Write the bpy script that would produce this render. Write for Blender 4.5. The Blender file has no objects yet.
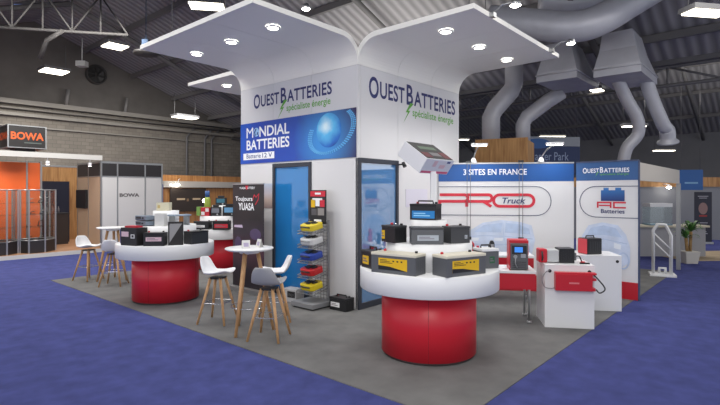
import bpy, bmesh, math, random
from mathutils import Matrix, Vector
random.seed(7)
R = math.radians
scn = bpy.context.scene
COL = scn.collection

# ---------------------------------------------------------------- camera, world, light
TH = R(48.852)                       # direction of the tower's right face
CX, CY = -0.03, 7.27                 # near corner of the tower
EU = (math.cos(TH), math.sin(TH)); EV = (-math.sin(TH), math.cos(TH))
def W(b, a, z=0.0):                  # tower frame: b along the right face, a along the left face
    return Vector((CX + b*EU[0] + a*EV[0], CY + b*EU[1] + a*EV[1], z))
def at(px, py, Y):                   # a point at distance Y from the camera
    return Vector(((px-360)/490*Y, Y, 1.75 + (192-py)/490*Y))

cd = bpy.data.cameras.new('camera'); cam = bpy.data.objects.new('camera', cd); COL.objects.link(cam)
cam.location = (0, 0, 1.75); cam.rotation_euler = (R(90), 0, 0)
cd.sensor_width = 36; cd.lens = 490/720*36; cd.shift_y = -10.5/720
cd.clip_end = 200
scn.camera = cam
scn.view_settings.view_transform = 'Standard'; scn.view_settings.look = 'None'
scn.view_settings.gamma = 1; scn.view_settings.use_curve_mapping = False
scn.view_settings.exposure = 0.0
scn.cycles.transparent_max_bounces = 32
scn.cycles.max_bounces = 8

wd = bpy.data.worlds.new('hall_daylight'); scn.world = wd; wd.use_nodes = True
wd.node_tree.nodes['Background'].inputs[0].default_value = (0.93, 0.95, 1.0, 1)
wd.node_tree.nodes['Background'].inputs[1].default_value = 1.2

def area(name, loc, sx, sy, power, col=(1, .97, .92), rot=(0, 0, 0)):
    l = bpy.data.lights.new(name, 'AREA'); l.shape = 'RECTANGLE'; l.size = sx; l.size_y = sy
    l.energy = power; l.color = col
    o = bpy.data.objects.new(name, l); COL.objects.link(o); o.location = loc; o.rotation_euler = rot
    return o
area('hall_area_light', W(-3.6, -3.0, 5.6), 3, 3, 150)
area('hall_area_light', W(-3.2, 4.5, 5.8), 3, 3, 220)
area('hall_area_light', W(4.0, -4.6, 5.4), 3, 3, 150)
area('hall_area_light', W(-1.5, 7.6, 5.6), 4, 2, 330, rot=(R(38), 0, TH))  # added fill, tilted to brighten the neighbouring stand's partition
area('hall_area_light', W(3.5, 13.6, 5.2), 5, 1.5, 260, rot=(R(30), 0, TH))
area('hall_area_light', W(14.0, 0.0, 5.8), 4, 4, 300)
area('hall_area_light', W(0.2, 15.6, 5.4), 2, 1.2, 160)

area('roof_fill', W(17, -3, 4.6), 6, 6, 420, rot=(R(180), 0, 0))  # added fills facing up, no lamps there; they brighten the dark roof
area('roof_fill', W(6, 4, 4.9), 4, 4, 110, rot=(R(180), 0, 0))
area('front_fill', W(-5.2, -5.2, 3.6), 2.4, 1.2, 110, rot=(R(62), 0, R(-41)))  # added fill near the camera, brightens upright faces turned towards it

# ---------------------------------------------------------------- materials
MATS = {}
def srgb(c):
    return tuple(((x/255)/12.92 if x/255 <= .04045 else ((x/255+.055)/1.055)**2.4) for x in c)
def mat(name, rgb, rough=.5, metal=0, noise=0, nscale=60, bump=0, bscale=200, emit=0, spec=.5, stretch=None):
    if name in MATS: return MATS[name]
    m = bpy.data.materials.new(name); m.use_nodes = True; nt = m.node_tree
    bs = nt.nodes['Principled BSDF']; c = srgb(rgb)
    bs.inputs['Roughness'].default_value = rough; bs.inputs['Metallic'].default_value = metal
    bs.inputs['Specular IOR Level'].default_value = spec
    bs.inputs['Base Color'].default_value = (*c, 1)
    if emit:
        bs.inputs['Emission Color'].default_value = (*c, 1); bs.inputs['Emission Strength'].default_value = emit
    if noise or bump:
        tc = nt.nodes.new('ShaderNodeTexCoord'); mp = nt.nodes.new('ShaderNodeMapping')
        nt.links.new(tc.outputs['Object'], mp.inputs['Vector'])
        if stretch: mp.inputs['Scale'].default_value = stretch
    if noise:
        n = nt.nodes.new('ShaderNodeTexNoise'); n.inputs['Scale'].default_value = nscale; n.inputs['Detail'].default_value = 6
        nt.links.new(mp.outputs[0], n.inputs['Vector'])
        r = nt.nodes.new('ShaderNodeValToRGB')
        r.color_ramp.elements[0].position = .3; r.color_ramp.elements[1].position = .7
        r.color_ramp.elements[0].color = (*[x*(1-noise) for x in c], 1)
        r.color_ramp.elements[1].color = (*[min(1, x*(1+noise)) for x in c], 1)
        nt.links.new(n.outputs['Fac'], r.inputs[0]); nt.links.new(r.outputs[0], bs.inputs['Base Color'])
    if bump:
        n2 = nt.nodes.new('ShaderNodeTexNoise'); n2.inputs['Scale'].default_value = bscale
        nt.links.new(mp.outputs[0], n2.inputs['Vector'])
        bp = nt.nodes.new('ShaderNodeBump'); bp.inputs['Strength'].default_value = bump; bp.inputs['Distance'].default_value = .01
        nt.links.new(n2.outputs['Fac'], bp.inputs['Height']); nt.links.new(bp.outputs[0], bs.inputs['Normal'])
    MATS[name] = m
    return m

def glass(name, tint, alpha_tr=.85, rough=.02):
    m = bpy.data.materials.new(name); m.use_nodes = True; nt = m.node_tree
    nt.nodes.remove(nt.nodes['Principled BSDF']); out = nt.nodes['Material Output']
    t = nt.nodes.new('ShaderNodeBsdfTransparent'); t.inputs[0].default_value = (*tint, 1)
    g = nt.nodes.new('ShaderNodeBsdfGlossy'); g.inputs['Roughness'].default_value = rough
    lw = nt.nodes.new('ShaderNodeLayerWeight'); pw = nt.nodes.new('ShaderNodeMath'); pw.operation = 'POWER'; pw.inputs[1].default_value = 4; nt.links.new(lw.outputs['Facing'], pw.inputs[0]); fr = nt.nodes.new('ShaderNodeMath'); fr.operation = 'MULTIPLY_ADD'; fr.inputs[1].default_value = .3; fr.inputs[2].default_value = .03; nt.links.new(pw.outputs[0], fr.inputs[0])
    mx = nt.nodes.new('ShaderNodeMixShader')
    nt.links.new(fr.outputs[0], mx.inputs[0]); nt.links.new(t.outputs[0], mx.inputs[1]); nt.links.new(g.outputs[0], mx.inputs[2])
    nt.links.new(mx.outputs[0], out.inputs[0]); MATS[name] = m
    return m
def film_glass(name, rgb, see, tint, gl=.12):
    """glass covered by a translucent coloured film"""
    m = bpy.data.materials.new(name); m.use_nodes = True; nt = m.node_tree
    nt.nodes.remove(nt.nodes['Principled BSDF']); out = nt.nodes['Material Output']
    d = nt.nodes.new('ShaderNodeBsdfDiffuse'); d.inputs[0].default_value = (*srgb(rgb), 1)
    t = nt.nodes.new('ShaderNodeBsdfTransparent'); t.inputs[0].default_value = (*tint, 1)
    g = nt.nodes.new('ShaderNodeBsdfGlossy'); g.inputs['Roughness'].default_value = .03
    m1 = nt.nodes.new('ShaderNodeMixShader'); m1.inputs[0].default_value = see
    m2 = nt.nodes.new('ShaderNodeMixShader'); m2.inputs[0].default_value = gl
    nt.links.new(d.outputs[0], m1.inputs[1]); nt.links.new(t.outputs[0], m1.inputs[2])
    nt.links.new(m1.outputs[0], m2.inputs[1]); nt.links.new(g.outputs[0], m2.inputs[2])
    nt.links.new(m2.outputs[0], out.inputs[0]); MATS[name] = m
    return m

def ramp_mat(name, axis, stops, rough=.4, noise=0):
    """printed colour gradient along a local axis (axis = scale vector, values 0..1)"""
    m = bpy.data.materials.new(name); m.use_nodes = True; nt = m.node_tree; bs = nt.nodes['Principled BSDF']
    bs.inputs['Roughness'].default_value = rough
    tc = nt.nodes.new('ShaderNodeTexCoord'); dp = nt.nodes.new('ShaderNodeVectorMath'); dp.operation = 'DOT_PRODUCT'
    dp.inputs[1].default_value = axis[:3]; nt.links.new(tc.outputs['Object'], dp.inputs[0])
    ad = nt.nodes.new('ShaderNodeMath'); ad.inputs[1].default_value = axis[3]; nt.links.new(dp.outputs['Value'], ad.inputs[0])
    src = ad.outputs[0]
    if noise:
        n = nt.nodes.new('ShaderNodeTexNoise'); n.inputs['Scale'].default_value = 4; n.inputs['Detail'].default_value = 5
        nt.links.new(tc.outputs['Object'], n.inputs['Vector'])
        ma = nt.nodes.new('ShaderNodeMath'); ma.operation = 'MULTIPLY_ADD'; ma.inputs[1].default_value = noise
        nt.links.new(n.outputs['Fac'], ma.inputs[0]); nt.links.new(src, ma.inputs[2]); src = ma.outputs[0]
    r = nt.nodes.new('ShaderNodeValToRGB'); el = r.color_ramp.elements
    while len(el) < len(stops): el.new(.5)
    for e, (p, c) in zip(el, stops): e.position = p; e.color = (*srgb(c), 1)
    nt.links.new(src, r.inputs[0]); nt.links.new(r.outputs[0], bs.inputs['Base Color'])
    MATS[name] = m
    return m

def wood_mat(name, c1, c2, scale=(1, 1, 1), wscale=6, plank=0):
    m = bpy.data.materials.new(name); m.use_nodes = True; nt = m.node_tree; bs = nt.nodes['Principled BSDF']
    bs.inputs['Roughness'].default_value = .5
    tc = nt.nodes.new('ShaderNodeTexCoord'); mp = nt.nodes.new('ShaderNodeMapping'); mp.inputs['Scale'].default_value = scale
    nt.links.new(tc.outputs['Object'], mp.inputs['Vector'])
    n = nt.nodes.new('ShaderNodeTexNoise'); n.inputs['Scale'].default_value = wscale; n.inputs['Detail'].default_value = 5; n.inputs['Distortion'].default_value = .4
    nt.links.new(mp.outputs[0], n.inputs['Vector'])
    r = nt.nodes.new('ShaderNodeValToRGB'); r.color_ramp.elements[0].position = .3; r.color_ramp.elements[1].position = .7
    r.color_ramp.elements[0].color = (*srgb(c1), 1); r.color_ramp.elements[1].color = (*srgb(c2), 1)
    nt.links.new(n.outputs['Fac'], r.inputs[0]); nt.links.new(r.outputs[0], bs.inputs['Base Color'])
    MATS[name] = m
    return m

def brick_mat(name):
    m = bpy.data.materials.new(name); m.use_nodes = True; nt = m.node_tree; bs = nt.nodes['Principled BSDF']
    bs.inputs['Roughness'].default_value = .85
    tc = nt.nodes.new('ShaderNodeTexCoord'); mp = nt.nodes.new('ShaderNodeMapping')
    mp.inputs['Rotation'].default_value = (R(90), 0, 0)
    nt.links.new(tc.outputs['Object'], mp.inputs['Vector'])
    b = nt.nodes.new('ShaderNodeTexBrick'); b.inputs['Scale'].default_value = 1.6
    b.inputs['Color1'].default_value = (*srgb((138, 131, 122)), 1); b.inputs['Color2'].default_value = (*srgb((124, 118, 110)), 1)
    b.inputs['Mortar'].default_value = (*srgb((104, 99, 93)), 1); b.inputs['Mortar Size'].default_value = .012
    nt.links.new(mp.outputs[0], b.inputs['Vector'])
    n = nt.nodes.new('ShaderNodeTexNoise'); n.inputs['Scale'].default_value = .6; n.inputs['Detail'].default_value = 6
    nt.links.new(tc.outputs['Object'], n.inputs['Vector'])
    mx = nt.nodes.new('ShaderNodeMixRGB'); mx.blend_type = 'MULTIPLY'; mx.inputs[0].default_value = .5
    nt.links.new(b.outputs['Color'], mx.inputs[1]); nt.links.new(n.outputs['Fac'], mx.inputs[2])
    nt.links.new(mx.outputs[0], bs.inputs['Base Color']); MATS[name] = m
    return m

def roof_mat(name, rgb):
    m = bpy.data.materials.new(name); m.use_nodes = True; nt = m.node_tree; bs = nt.nodes['Principled BSDF']
    bs.inputs['Roughness'].default_value = .7
    tc = nt.nodes.new('ShaderNodeTexCoord')
    w = nt.nodes.new('ShaderNodeTexWave'); w.bands_direction = 'Y'; w.inputs['Scale'].default_value = 1.1
    nt.links.new(tc.outputs['Object'], w.inputs['Vector'])
    c = srgb(rgb); r = nt.nodes.new('ShaderNodeValToRGB')
    r.color_ramp.elements[0].color = (*[x*.72 for x in c], 1); r.color_ramp.elements[1].color = (*[x*1.15 for x in c], 1)
    nt.links.new(w.outputs['Fac'], r.inputs[0]); nt.links.new(r.outputs[0], bs.inputs['Base Color'])
    bp = nt.nodes.new('ShaderNodeBump'); bp.inputs['Strength'].default_value = .6; bp.inputs['Distance'].default_value = .05
    nt.links.new(w.outputs['Fac'], bp.inputs['Height']); nt.links.new(bp.outputs[0], bs.inputs['Normal'])
    MATS[name] = m
    return m

WHITE = mat('white_laminate', (226, 227, 229), .35)
PANEL = mat('white_wall_panel', (217, 217, 219), .5)
CANOPY = mat('canopy_white', (242, 241, 236), .45)
RED = mat('red_laminate', (205, 32, 50), .4)
REDP = mat('red_paint', (190, 28, 44), .35)
BLACKP = mat('black_plastic', (28, 28, 31), .4)
DARK = mat('dark_plastic', (46, 47, 50), .45)
GREYB = mat('grey_battery_case', (88, 90, 94), .45)
GREYD = mat('charcoal_battery_case', (62, 63, 66), .45)
CREAM = mat('cream_plastic', (214, 208, 190), .4)
YEL = mat('yellow_label', (222, 178, 20), .45)
LBLUE = mat('blue_label', (30, 122, 190), .4)
PINK = mat('pale_pink_label', (222, 190, 200), .5)
REDL = mat('red_label', (205, 40, 56), .5)
WLAB = mat('white_label', (228, 228, 228), .5)
SILV = mat('silver_label', (170, 178, 186), .35)
NAVY = mat('navy_print', (38, 44, 104), .5)
INK = mat('blue_print', (30, 62, 128), .5)
GREENP = mat('green_print', (96, 168, 62), .5)
REDPR = mat('red_print', (204, 42, 62), .5)
WPR = mat('white_print', (238, 240, 244), .5)
ALU = mat('brushed_aluminium', (176, 178, 180), .35, .8)
CHROME = mat('chrome', (200, 200, 203), .15, 1)
STEELD = mat('dark_roof_steel', (112, 110, 109), .7)
DUCT = mat('galvanised_duct', (190, 191, 198), .5, .25, .06, 3)
SHELL = mat('white_seat_shell', (228, 229, 232), .4)
SHELLG = mat('grey_seat_shell', (158, 159, 163), .45)
BEECH = wood_mat('beech_leg', (178, 134, 92), (206, 164, 118), (8, 8, 1.5), 6)
OAK = wood_mat('oak_panel', (150, 104, 58), (196, 150, 96), (6, 6, .4), 3)
OAKF = wood_mat('oak_floor', (150, 104, 72), (186, 140, 104), (.5, 4, 1), 3)
CABLE = mat('black_cable', (22, 22, 24), .5)
LAMPG = mat('lamp_glow', (255, 250, 240), .5, emit=14)
PANELG = mat('ceiling_panel_glow', (255, 246, 226), .5, emit=6)
SPOTG = mat('floodlight_glow', (255, 248, 235), .5, emit=40)
SCREEN = mat('blue_screen', (60, 130, 220), .3, emit=.7)

# ---------------------------------------------------------------- mesh builder
I4 = Matrix.Identity(4)
class MB:
    def __init__(s): s.v = []; s.f = []; s.m = []; s.s = []
    def add(s, vs, fs, m=0, M=None, sm=False):
        o = len(s.v)
        for p in vs:
            p = Vector(p); s.v.append(M @ p if M is not None else p)
        for f in fs: s.f.append([i+o for i in f]); s.m.append(m); s.s.append(sm)
        return s
    def box(s, x0, x1, y0, y1, z0, z1, m=0, M=None):
        vs = [(x, y, z) for z in (z0, z1) for y in (y0, y1) for x in (x0, x1)]
        return s.add(vs, [(0,2,3,1),(4,5,7,6),(0,1,5,4),(2,6,7,3),(0,4,6,2),(1,3,7,5)], m, M)
    def cyl(s, p0, p1, r0, r1=None, n=16, m=0, M=None, caps=True):
        r1 = r0 if r1 is None else r1; p0 = Vector(p0); p1 = Vector(p1); d = (p1-p0).normalized()
        a = d.orthogonal().normalized(); b = d.cross(a)
        vs = []
        for p, r in ((p0, r0), (p1, r1)):
            for i in range(n):
                t = 2*math.pi*i/n; vs.append(p + (a*math.cos(t) + b*math.sin(t))*r)
        s.add(vs, [(i, (i+1) % n, n+(i+1) % n, n+i) for i in range(n)], m, M, True)
        if caps: s.add(vs, [tuple(range(n-1, -1, -1)), tuple(range(n, 2*n))], m, M)
        return s
    def tube(s, pts, r, n=10, m=0, M=None, closed=False):
        pts = [Vector(p) for p in pts]; N = len(pts); rs = r if isinstance(r, (list, tuple)) else [r]*N
        vs = []; ref = None
        for i, p in enumerate(pts):
            if closed: d = pts[(i+1) % N]-pts[i-1]
            else: d = pts[min(i+1, N-1)]-pts[max(i-1, 0)]
            d.normalize()
            if ref is None: ref = d.orthogonal().normalized()
            ref = (ref - d*ref.dot(d)).normalized(); b = d.cross(ref)
            for k in range(n):
                t = 2*math.pi*k/n; vs.append(p + (ref*math.cos(t)+b*math.sin(t))*rs[i])
        fs = []
        for i in range(N if closed else N-1):
            j = (i+1) % N
            for k in range(n): fs.append((i*n+k, i*n+(k+1) % n, j*n+(k+1) % n, j*n+k))
        s.add(vs, fs, m, M, True)
        if not closed: s.add(vs, [tuple(range(n-1, -1, -1)), tuple(range((N-1)*n, N*n))], m, M)
        return s
    def lathe(s, prof, n=48, m=0, M=None, sm=True):
        vs = []; fs = []
        for (r, z) in prof:
            for k in range(n):
                t = 2*math.pi*k/n; vs.append((r*math.cos(t), r*math.sin(t), z))
        for i in range(len(prof)-1):
            for k in range(n): fs.append((i*n+k, i*n+(k+1) % n, (i+1)*n+(k+1) % n, (i+1)*n+k))
        return s.add(vs, fs, m, M, sm)
    def disc(s, r, z, n=48, m=0, M=None, up=True):
        vs = [(r*math.cos(2*math.pi*k/n), r*math.sin(2*math.pi*k/n), z) for k in range(n)]
        return s.add(vs, [tuple(range(n)) if up else tuple(range(n-1, -1, -1))], m, M)
    def drum(s, r, z0, z1, n=48, m=0, M=None):
        s.lathe([(r, z0), (r, z1)], n, m, M); s.disc(r, z1, n, m, M); return s.disc(r, z0, n, m, M, False)
    def prism(s, poly, z0, z1, m=0, M=None, sm=False):
        n = len(poly); vs = [(x, y, z0) for x, y in poly]+[(x, y, z1) for x, y in poly]
        s.add(vs, [(i, (i+1) % n, n+(i+1) % n, n+i) for i in range(n)], m, M, sm)
        return s.add(vs, [tuple(range(n-1, -1, -1)), tuple(range(n, 2*n))], m, M)
    def ribbon(s, pts, w, z0, z1, m=0, M=None, closed=False):
        pts = [Vector((p[0], p[1])) for p in pts]; N = len(pts); L = []; Q = []
        for i, p in enumerate(pts):
            a = pts[i-1] if (closed or i > 0) else None; c = pts[(i+1) % N] if (closed or i < N-1) else None
            d1 = (p-a).normalized() if a is not None else None; d2 = (c-p).normalized() if c is not None else None
            d1 = d1 or d2; d2 = d2 or d1
            t = (d1+d2); t = t.normalized() if t.length > 1e-6 else d1
            nrm = Vector((-t.y, t.x)); k = w/2/max(.5, nrm.dot(Vector((-d1.y, d1.x))))
            L.append(p+nrm*k); Q.append(p-nrm*k)
        for i in range(N if closed else N-1):
            j = (i+1) % N
            s.prism([Q[i], Q[j], L[j], L[i]], z0, z1, m, M)
        return s
    def build(s, name, mats, parent=None, loc=None, rotz=0, bevel=0, smooth_angle=None, subsurf=0, seg=2):
        me = bpy.data.meshes.new(name); me.from_pydata([tuple(p) for p in s.v], [], s.f)
        mats = mats if isinstance(mats, (list, tuple)) else [mats]
        for x in mats: me.materials.append(x)
        me.polygons.foreach_set('material_index', s.m); me.polygons.foreach_set('use_smooth', s.s)
        bm = bmesh.new(); bm.from_mesh(me); bmesh.ops.remove_doubles(bm, verts=bm.verts, dist=1e-5)
        bmesh.ops.recalc_face_normals(bm, faces=bm.faces); bm.to_mesh(me); bm.free(); me.update()
        o = bpy.data.objects.new(name, me); COL.objects.link(o)
        if parent: o.parent = parent
        if loc is not None: o.location = loc
        o.rotation_euler = (0, 0, rotz)
        if bevel:
            md = o.modifiers.new('bevel', 'BEVEL'); md.width = bevel; md.segments = seg; md.limit_method = 'ANGLE'; md.angle_limit = R(50)
        if subsurf:
            md = o.modifiers.new('subsurf', 'SUBSURF'); md.levels = subsurf; md.render_levels = subsurf
        return o

def thing(name, label, cat, loc=(0, 0, 0), rotz=0, group=None):
    o = bpy.data.objects.new(name, None); COL.objects.link(o); o.location = loc; o.rotation_euler = (0, 0, rotz)
    o.empty_display_size = .1
    o['label'] = label; o['category'] = cat
    if group: o['group'] = group
    return o
def tag(o, label, cat, group=None):
    o['label'] = label; o['category'] = cat
    if group: o['group'] = group
    return o
def struct(o, label=None):
    o['kind'] = 'structure'
    if label: o['label'] = label
    return o
def dup(root, loc, rotz, label, group=None):
    c = root.copy(); COL.objects.link(c); c.location = loc; c.rotation_euler = (0, 0, rotz); c['label'] = label
    if group: c['group'] = group
    for ch in list(root.children):
        d = ch.copy(); COL.objects.link(d); d.parent = c
        for g in list(ch.children):
            e = g.copy(); COL.objects.link(e); e.parent = d
    return c

_tc = {}
def text_geo(body, bold=0.0, shear=0.0, space=1.0):
    k = (body, bold, shear, space)
    if k in _tc: return _tc[k]
    cu = bpy.data.curves.new('lettering', 'FONT'); cu.body = body; cu.size = 1; cu.offset = bold; cu.shear = shear; cu.space_character = space
    cu.resolution_u = 4
    o = bpy.data.objects.new('lettering', cu); COL.objects.link(o)
    dg = bpy.context.evaluated_depsgraph_get(); me = o.evaluated_get(dg).to_mesh()
    vs = [(v.co.x, v.co.y) for v in me.vertices]; fs = [tuple(p.vertices) for p in me.polygons]
    o.evaluated_get(dg).to_mesh_clear(); bpy.data.objects.remove(o); bpy.data.curves.remove(cu)
    _tc[k] = (vs, fs); return _tc[k]
def text(mb, body, x, y, w, h, M, m=0, bold=0.0, z=.002, shear=0.0, space=1.0):
    """lettering fitted to the w x h rectangle whose lower left corner is x, y (h = None keeps the proportion)"""
    vs, fs = text_geo(body, bold, shear, space)
    xs = [p[0] for p in vs]; ys = [p[1] for p in vs]; a, b, c, d = min(xs), max(xs), min(ys), max(ys)
    sx = w/(b-a) if w else h/(d-c); sy = h/(d-c) if h else sx
    mb.add([(x+(p[0]-a)*sx, y+(p[1]-c)*sy, z) for p in vs], fs, m, M)
    return sx*(b-a)

def frame(ox, X, oz=None):           # matrix of a vertical printing plane: origin, x direction, z up, normal = X x Z
    X = Vector(X).normalized(); Z = Vector((0, 0, 1)); N = X.cross(Z)
    M = Matrix.Identity(4)
    for i in range(3): M[i][0] = X[i]; M[i][1] = Z[i]; M[i][2] = N[i]; M[i][3] = ox[i]
    return M

# ---------------------------------------------------------------- the hall
BLUEC = mat('blue_carpet', (68, 74, 127), .95, 0, .16, 5, .25, 350, spec=.1)
GREYC = mat('grey_carpet', (112, 112, 112), .95, 0, .13, 3.5, .3, 300, spec=.1)
m = MB(); m.box(-16, 34, -16, 20, -.108, -.008)
struct(m.build('floor', BLUEC, loc=W(0, 0), rotz=TH), 'blue exhibition carpet of the hall')
m = MB(); m.box(-2.17, 7.2, -2.92, 6.22, -.008, 0)
struct(m.build('floor', GREYC, loc=W(0, 0), rotz=TH), 'grey carpet of the battery stand')
BRICK = brick_mat('painted_brick')
m = MB(); m.box(-12, 32, 18, 18.3, -.1, 5.4)
struct(m.build('wall_left', BRICK, loc=W(0, 0), rotz=TH), 'painted brick hall wall behind the stands')
GABLE = mat('dark_gable_cladding', (88, 84, 81), .8, 0, .12, 1.5)
m = MB()
m.prism([(-12, 5.4), (10, 5.4), (.75, 8.9), (-8.5, 5.4)], 0, .3)
o = m.build('wall_left_gable', GABLE, loc=W(0, 18.3), rotz=TH); o.rotation_euler = (R(90), 0, TH); struct(o)
WALLG = mat('grey_hall_wall', (128, 128, 130), .8, 0, .06, 1)
m = MB(); m.box(30, 30.3, -16, 18, -.1, 6)
struct(m.build('wall_right', WALLG, loc=W(0, 0), rotz=TH))
ROOF = roof_mat('corrugated_roof', (150, 148, 149))
RG, RZ, SL, VL = .75, 8.6, .37, 10.0
m = MB()
def slope(b0, z0, b1, z1):
    m.add([(b0, -16, z0), (b1, -16, z1), (b1, 18.3, z1), (b0, 18.3, z0), (b0, -16, z0+.15), (b1, -16, z1+.15), (b1, 18.3, z1+.15), (b0, 18.3, z0+.15)],
          [(0,1,2,3), (7,6,5,4), (0,4,5,1), (1,5,6,2), (2,6,7,3), (3,7,4,0)])
VZ = RZ-SL*(VL-RG)
slope(-8.5, VZ, RG, RZ); slope(RG, RZ, VL, VZ); slope(VL, VZ, 20, 8.8); slope(20, 8.8, 30.3, VZ)
struct(m.build('ceiling', ROOF, loc=W(0, 0), rotz=TH), 'dark corrugated hall roof')
# roof steel: purlins along the hall, rafters up the slope, valley girder
m = MB()
for b in (2.6, 4.6, 6.6, 8.6, 22.5, 25, 27.5):
    z = RZ-SL*(b-RG) if b < VL else 8.8-(b-20)*(8.8-VZ)/10
    m.box(b-.05, b+.05, -16, 18, z-.2, z-.02)
for a in (-11, -6, -1, 4, 9, 14):
    for b0, z0, b1, z1 in ((RG, RZ, VL, VZ), (20, 8.8, 30, VZ), (-8.5, VZ, RG, RZ)):
        m.tube([(b0, a, z0-.3), (b1, a, z1-.3)], .09, 6)
struct(m.build('trim_1', STEELD, loc=W(0, 0), rotz=TH), 'dark steel purlins and rafters under the roof')
def lattice(mb, p0, p1, h, n, r=.05):
    p0 = Vector(p0); p1 = Vector(p1); up = Vector((0, 0, h))
    mb.tube([p0, p1], r, 6); mb.tube([p0+up, p1+up], r, 6)
    for i in range(n):
        a = p0.lerp(p1, i/n); b = p0.lerp(p1, (i+1)/n)
        mb.tube([a, a+up], r*.6, 6)
        mb.tube([a, b+up] if i % 2 else [a+up, b], r*.6, 6)
STEELM = mat('mid_grey_steel', (100, 99, 101), .6)
m = MB(); lattice(m, (VL, -15, VZ-.55), (VL, 17.9, VZ-.55), .5, 26)
m.box(VL-.25, VL+.25, -15, 17.9, VZ-.04, VZ+.12)
struct(m.build('trim_2', STEELM, loc=W(0, 0), rotz=TH), 'lattice girder under the roof valley')
m = MB(); lattice(m, at(-20, 26, 12), at(128, 35, 13.2), 1.0, 5, .04)
m.tube([at(62, 31, 12.6), at(47, 40, 12.8), at(40, 58, 13)], .06, 6)
struct(m.build('trim_3', mat('truss_dark_steel', (74, 72, 71), .7)), 'lattice truss high in the left of the hall')
# rails and ledge on the brick wall
LEDGE = mat('wall_ledge_steel', (122, 118, 112), .6)
m = MB()
m.box(-12, 10, 17.6, 17.98, 5.16, 5.34); m.box(-12, 10, 17.75, 17.98, 4.72, 4.84); m.tube([(-12, 17.8, 5.02), (10, 17.8, 5.02)], .05, 8)
m.box(-12, 10, 17.86, 17.98, 4.3, 4.36)
struct(m.build('trim_4', LEDGE, loc=W(0, 0), rotz=TH), 'steel ledges running along the brick wall')
m = MB()
for b in (7.3, 8.3, 8.7):
    m.tube([(b, 17.85, 0), (b, 17.85, 4.5), (b+.5, 17.85, 5.1)], .05, 8)
struct(m.build('trim_5', STEELM, loc=W(0, 0), rotz=TH), 'vertical pipes on the brick wall')
m = MB()
for b in (1.8, 4.2): m.tube([(b, 17.7, 5.3), (b+.1, 17.7, 6.0)], .07, 8)
struct(m.build('trim_6', STEELD, loc=W(0, 0), rotz=TH))
# round extract fan on the gable
t = thing('wall_fan', 'round dark fan high on the gable wall', 'fan', W(3.05, 17.97, 6.86), TH)
FM = Matrix.Rotation(R(90), 4, 'X')
m = MB(); m.lathe([(.42, 0), (.42, .2), (.37, .2), (.37, .05)], 32, 0, FM); m.build('fan_ring', mat('fan_grey', (48, 46, 45), .6), t)
m = MB(); m.disc(.38, .05, 32, 0, FM)
for k in range(6):
    a = k*math.pi/3; m.add([(.08*math.cos(a), .08*math.sin(a), .1), (.35*math.cos(a), .35*math.sin(a), .1), (.35*math.cos(a+.7), .35*math.sin(a+.7), .16), (.08*math.cos(a+.7), .08*math.sin(a+.7), .16)], [(0,1,2,3)], 0, FM)
m.build('fan_blades', mat('fan_black', (36, 35, 35), .6), t)
# second round vent beside the canopy tip
t = thing('ceiling_speaker', 'round dark disc hanging beside the left canopy tip', 'speaker', at(146, 55, 13), 0)
m = MB(); m.lathe([(.0, .0), (.3, .01), (.33, .04), (.3, .08), (.0, .1)], 32); m.build('disc', mat('fan_grey', (48, 46, 45), .6), t)
m = MB(); m.box(-.08, .08, -.08, .08, .14, .4); m.tube([(0, 0, .1), (0, 0, 1.9)], .012, 6); m.build('hanging_box', mat('blue_grey_box', (52, 70, 94), .8), t)
m = MB(); m.box(-.16, .16, -.12, .12, -.09, .09); m.tube([(0, 0, .09), (-.02, .05, .9)], .02, 6)
tag(m.build('wall_heater', mat('pale_unit', (170, 170, 168), .5), loc=at(82, 64, 17)), 'small pale projector unit hanging left of the dark wall fan', 'projector')

# ceiling luminaires
STEELM_ = mat('luminaire_housing', (96, 96, 98), .6)
def luminaire(px, py, Y, w, d, label, rot=TH, drop=.9, glow=None):
    p = at(px, py, Y)
    t = thing('ceiling_light', label, 'lamp', p, rot, 'luminaires under the hall roof')
    m = MB(); m.box(-w/2-.04, w/2+.04, -d/2-.04, d/2+.04, .03, .12)
    for x in (-w/2, w/2): m.tube([(x, 0, .12), (x, 0, .12+drop)], .008, 6)
    m.build('housing', STEELM_, t)
    m = MB(); m.box(-w/2, w/2, -d/2, d/2, .0, .035); m.build('diffuser', glow or PANELG, t)
    return t
luminaire(207, 7, 13.5, .9, .5, 'bright rectangular panel light right above the left canopy', R(10))
luminaire(115, 47, 16, .62, .62, 'square panel light left of the left canopy tip')
luminaire(54, 72, 17.5, .75, .75, 'square panel light highest left over the brick wall')
luminaire(185, 118, 21, .95, .5, 'small panel light below the left canopy')
luminaire(706, 14, 9, .75, .3, 'long panel light at the far right top', R(10), .6)
luminaire(641, 54, 15, .5, .3, 'small light beside the lattice girder right of the ducts')
luminaire(597, 91, 14.5, .35, .3, 'small light between the two duct hoods')
luminaire(634, 127, 17, .75, .2, 'slim strip light in front of the wavy duct pipe', R(0), 1.2)
luminaire(664, 151, 24, .95, .25, 'slim strip light far right above the pale fascia', R(0), 1.5)
luminaire(552, 137, 24, 1.2, .25, 'slim strip light above the blue banner', R(0), 1.5)
luminaire(464, 140, 24, .45, .15, 'short strip light beside the tower over the wood box', R(0), 1.5)
luminaire(32, 6, 16.5, 1.1, .12, 'dim bluish tube light at the top left corner', R(4), .8, mat('bluish_tube', (120, 140, 190), .5, emit=.5))
def floodlight(p, rot, label, rod):
    t = thing('floodlight', label, 'lamp', p, rot, 'bright floodlights')
    m = MB(); m.lathe([(.0, .11), (.05, .1), (.09, .0), (.085, 0), (.04, .02), (0, .03)], 20)
    m.tube([(0, 0, .1), rod], .012, 6); m.build('housing', ALU, t)
    m = MB(); m.lathe([(0, -.03), (.05, -.02), (.08, .006)], 20); m.build('lamp', SPOTG, t)
    return t
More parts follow.
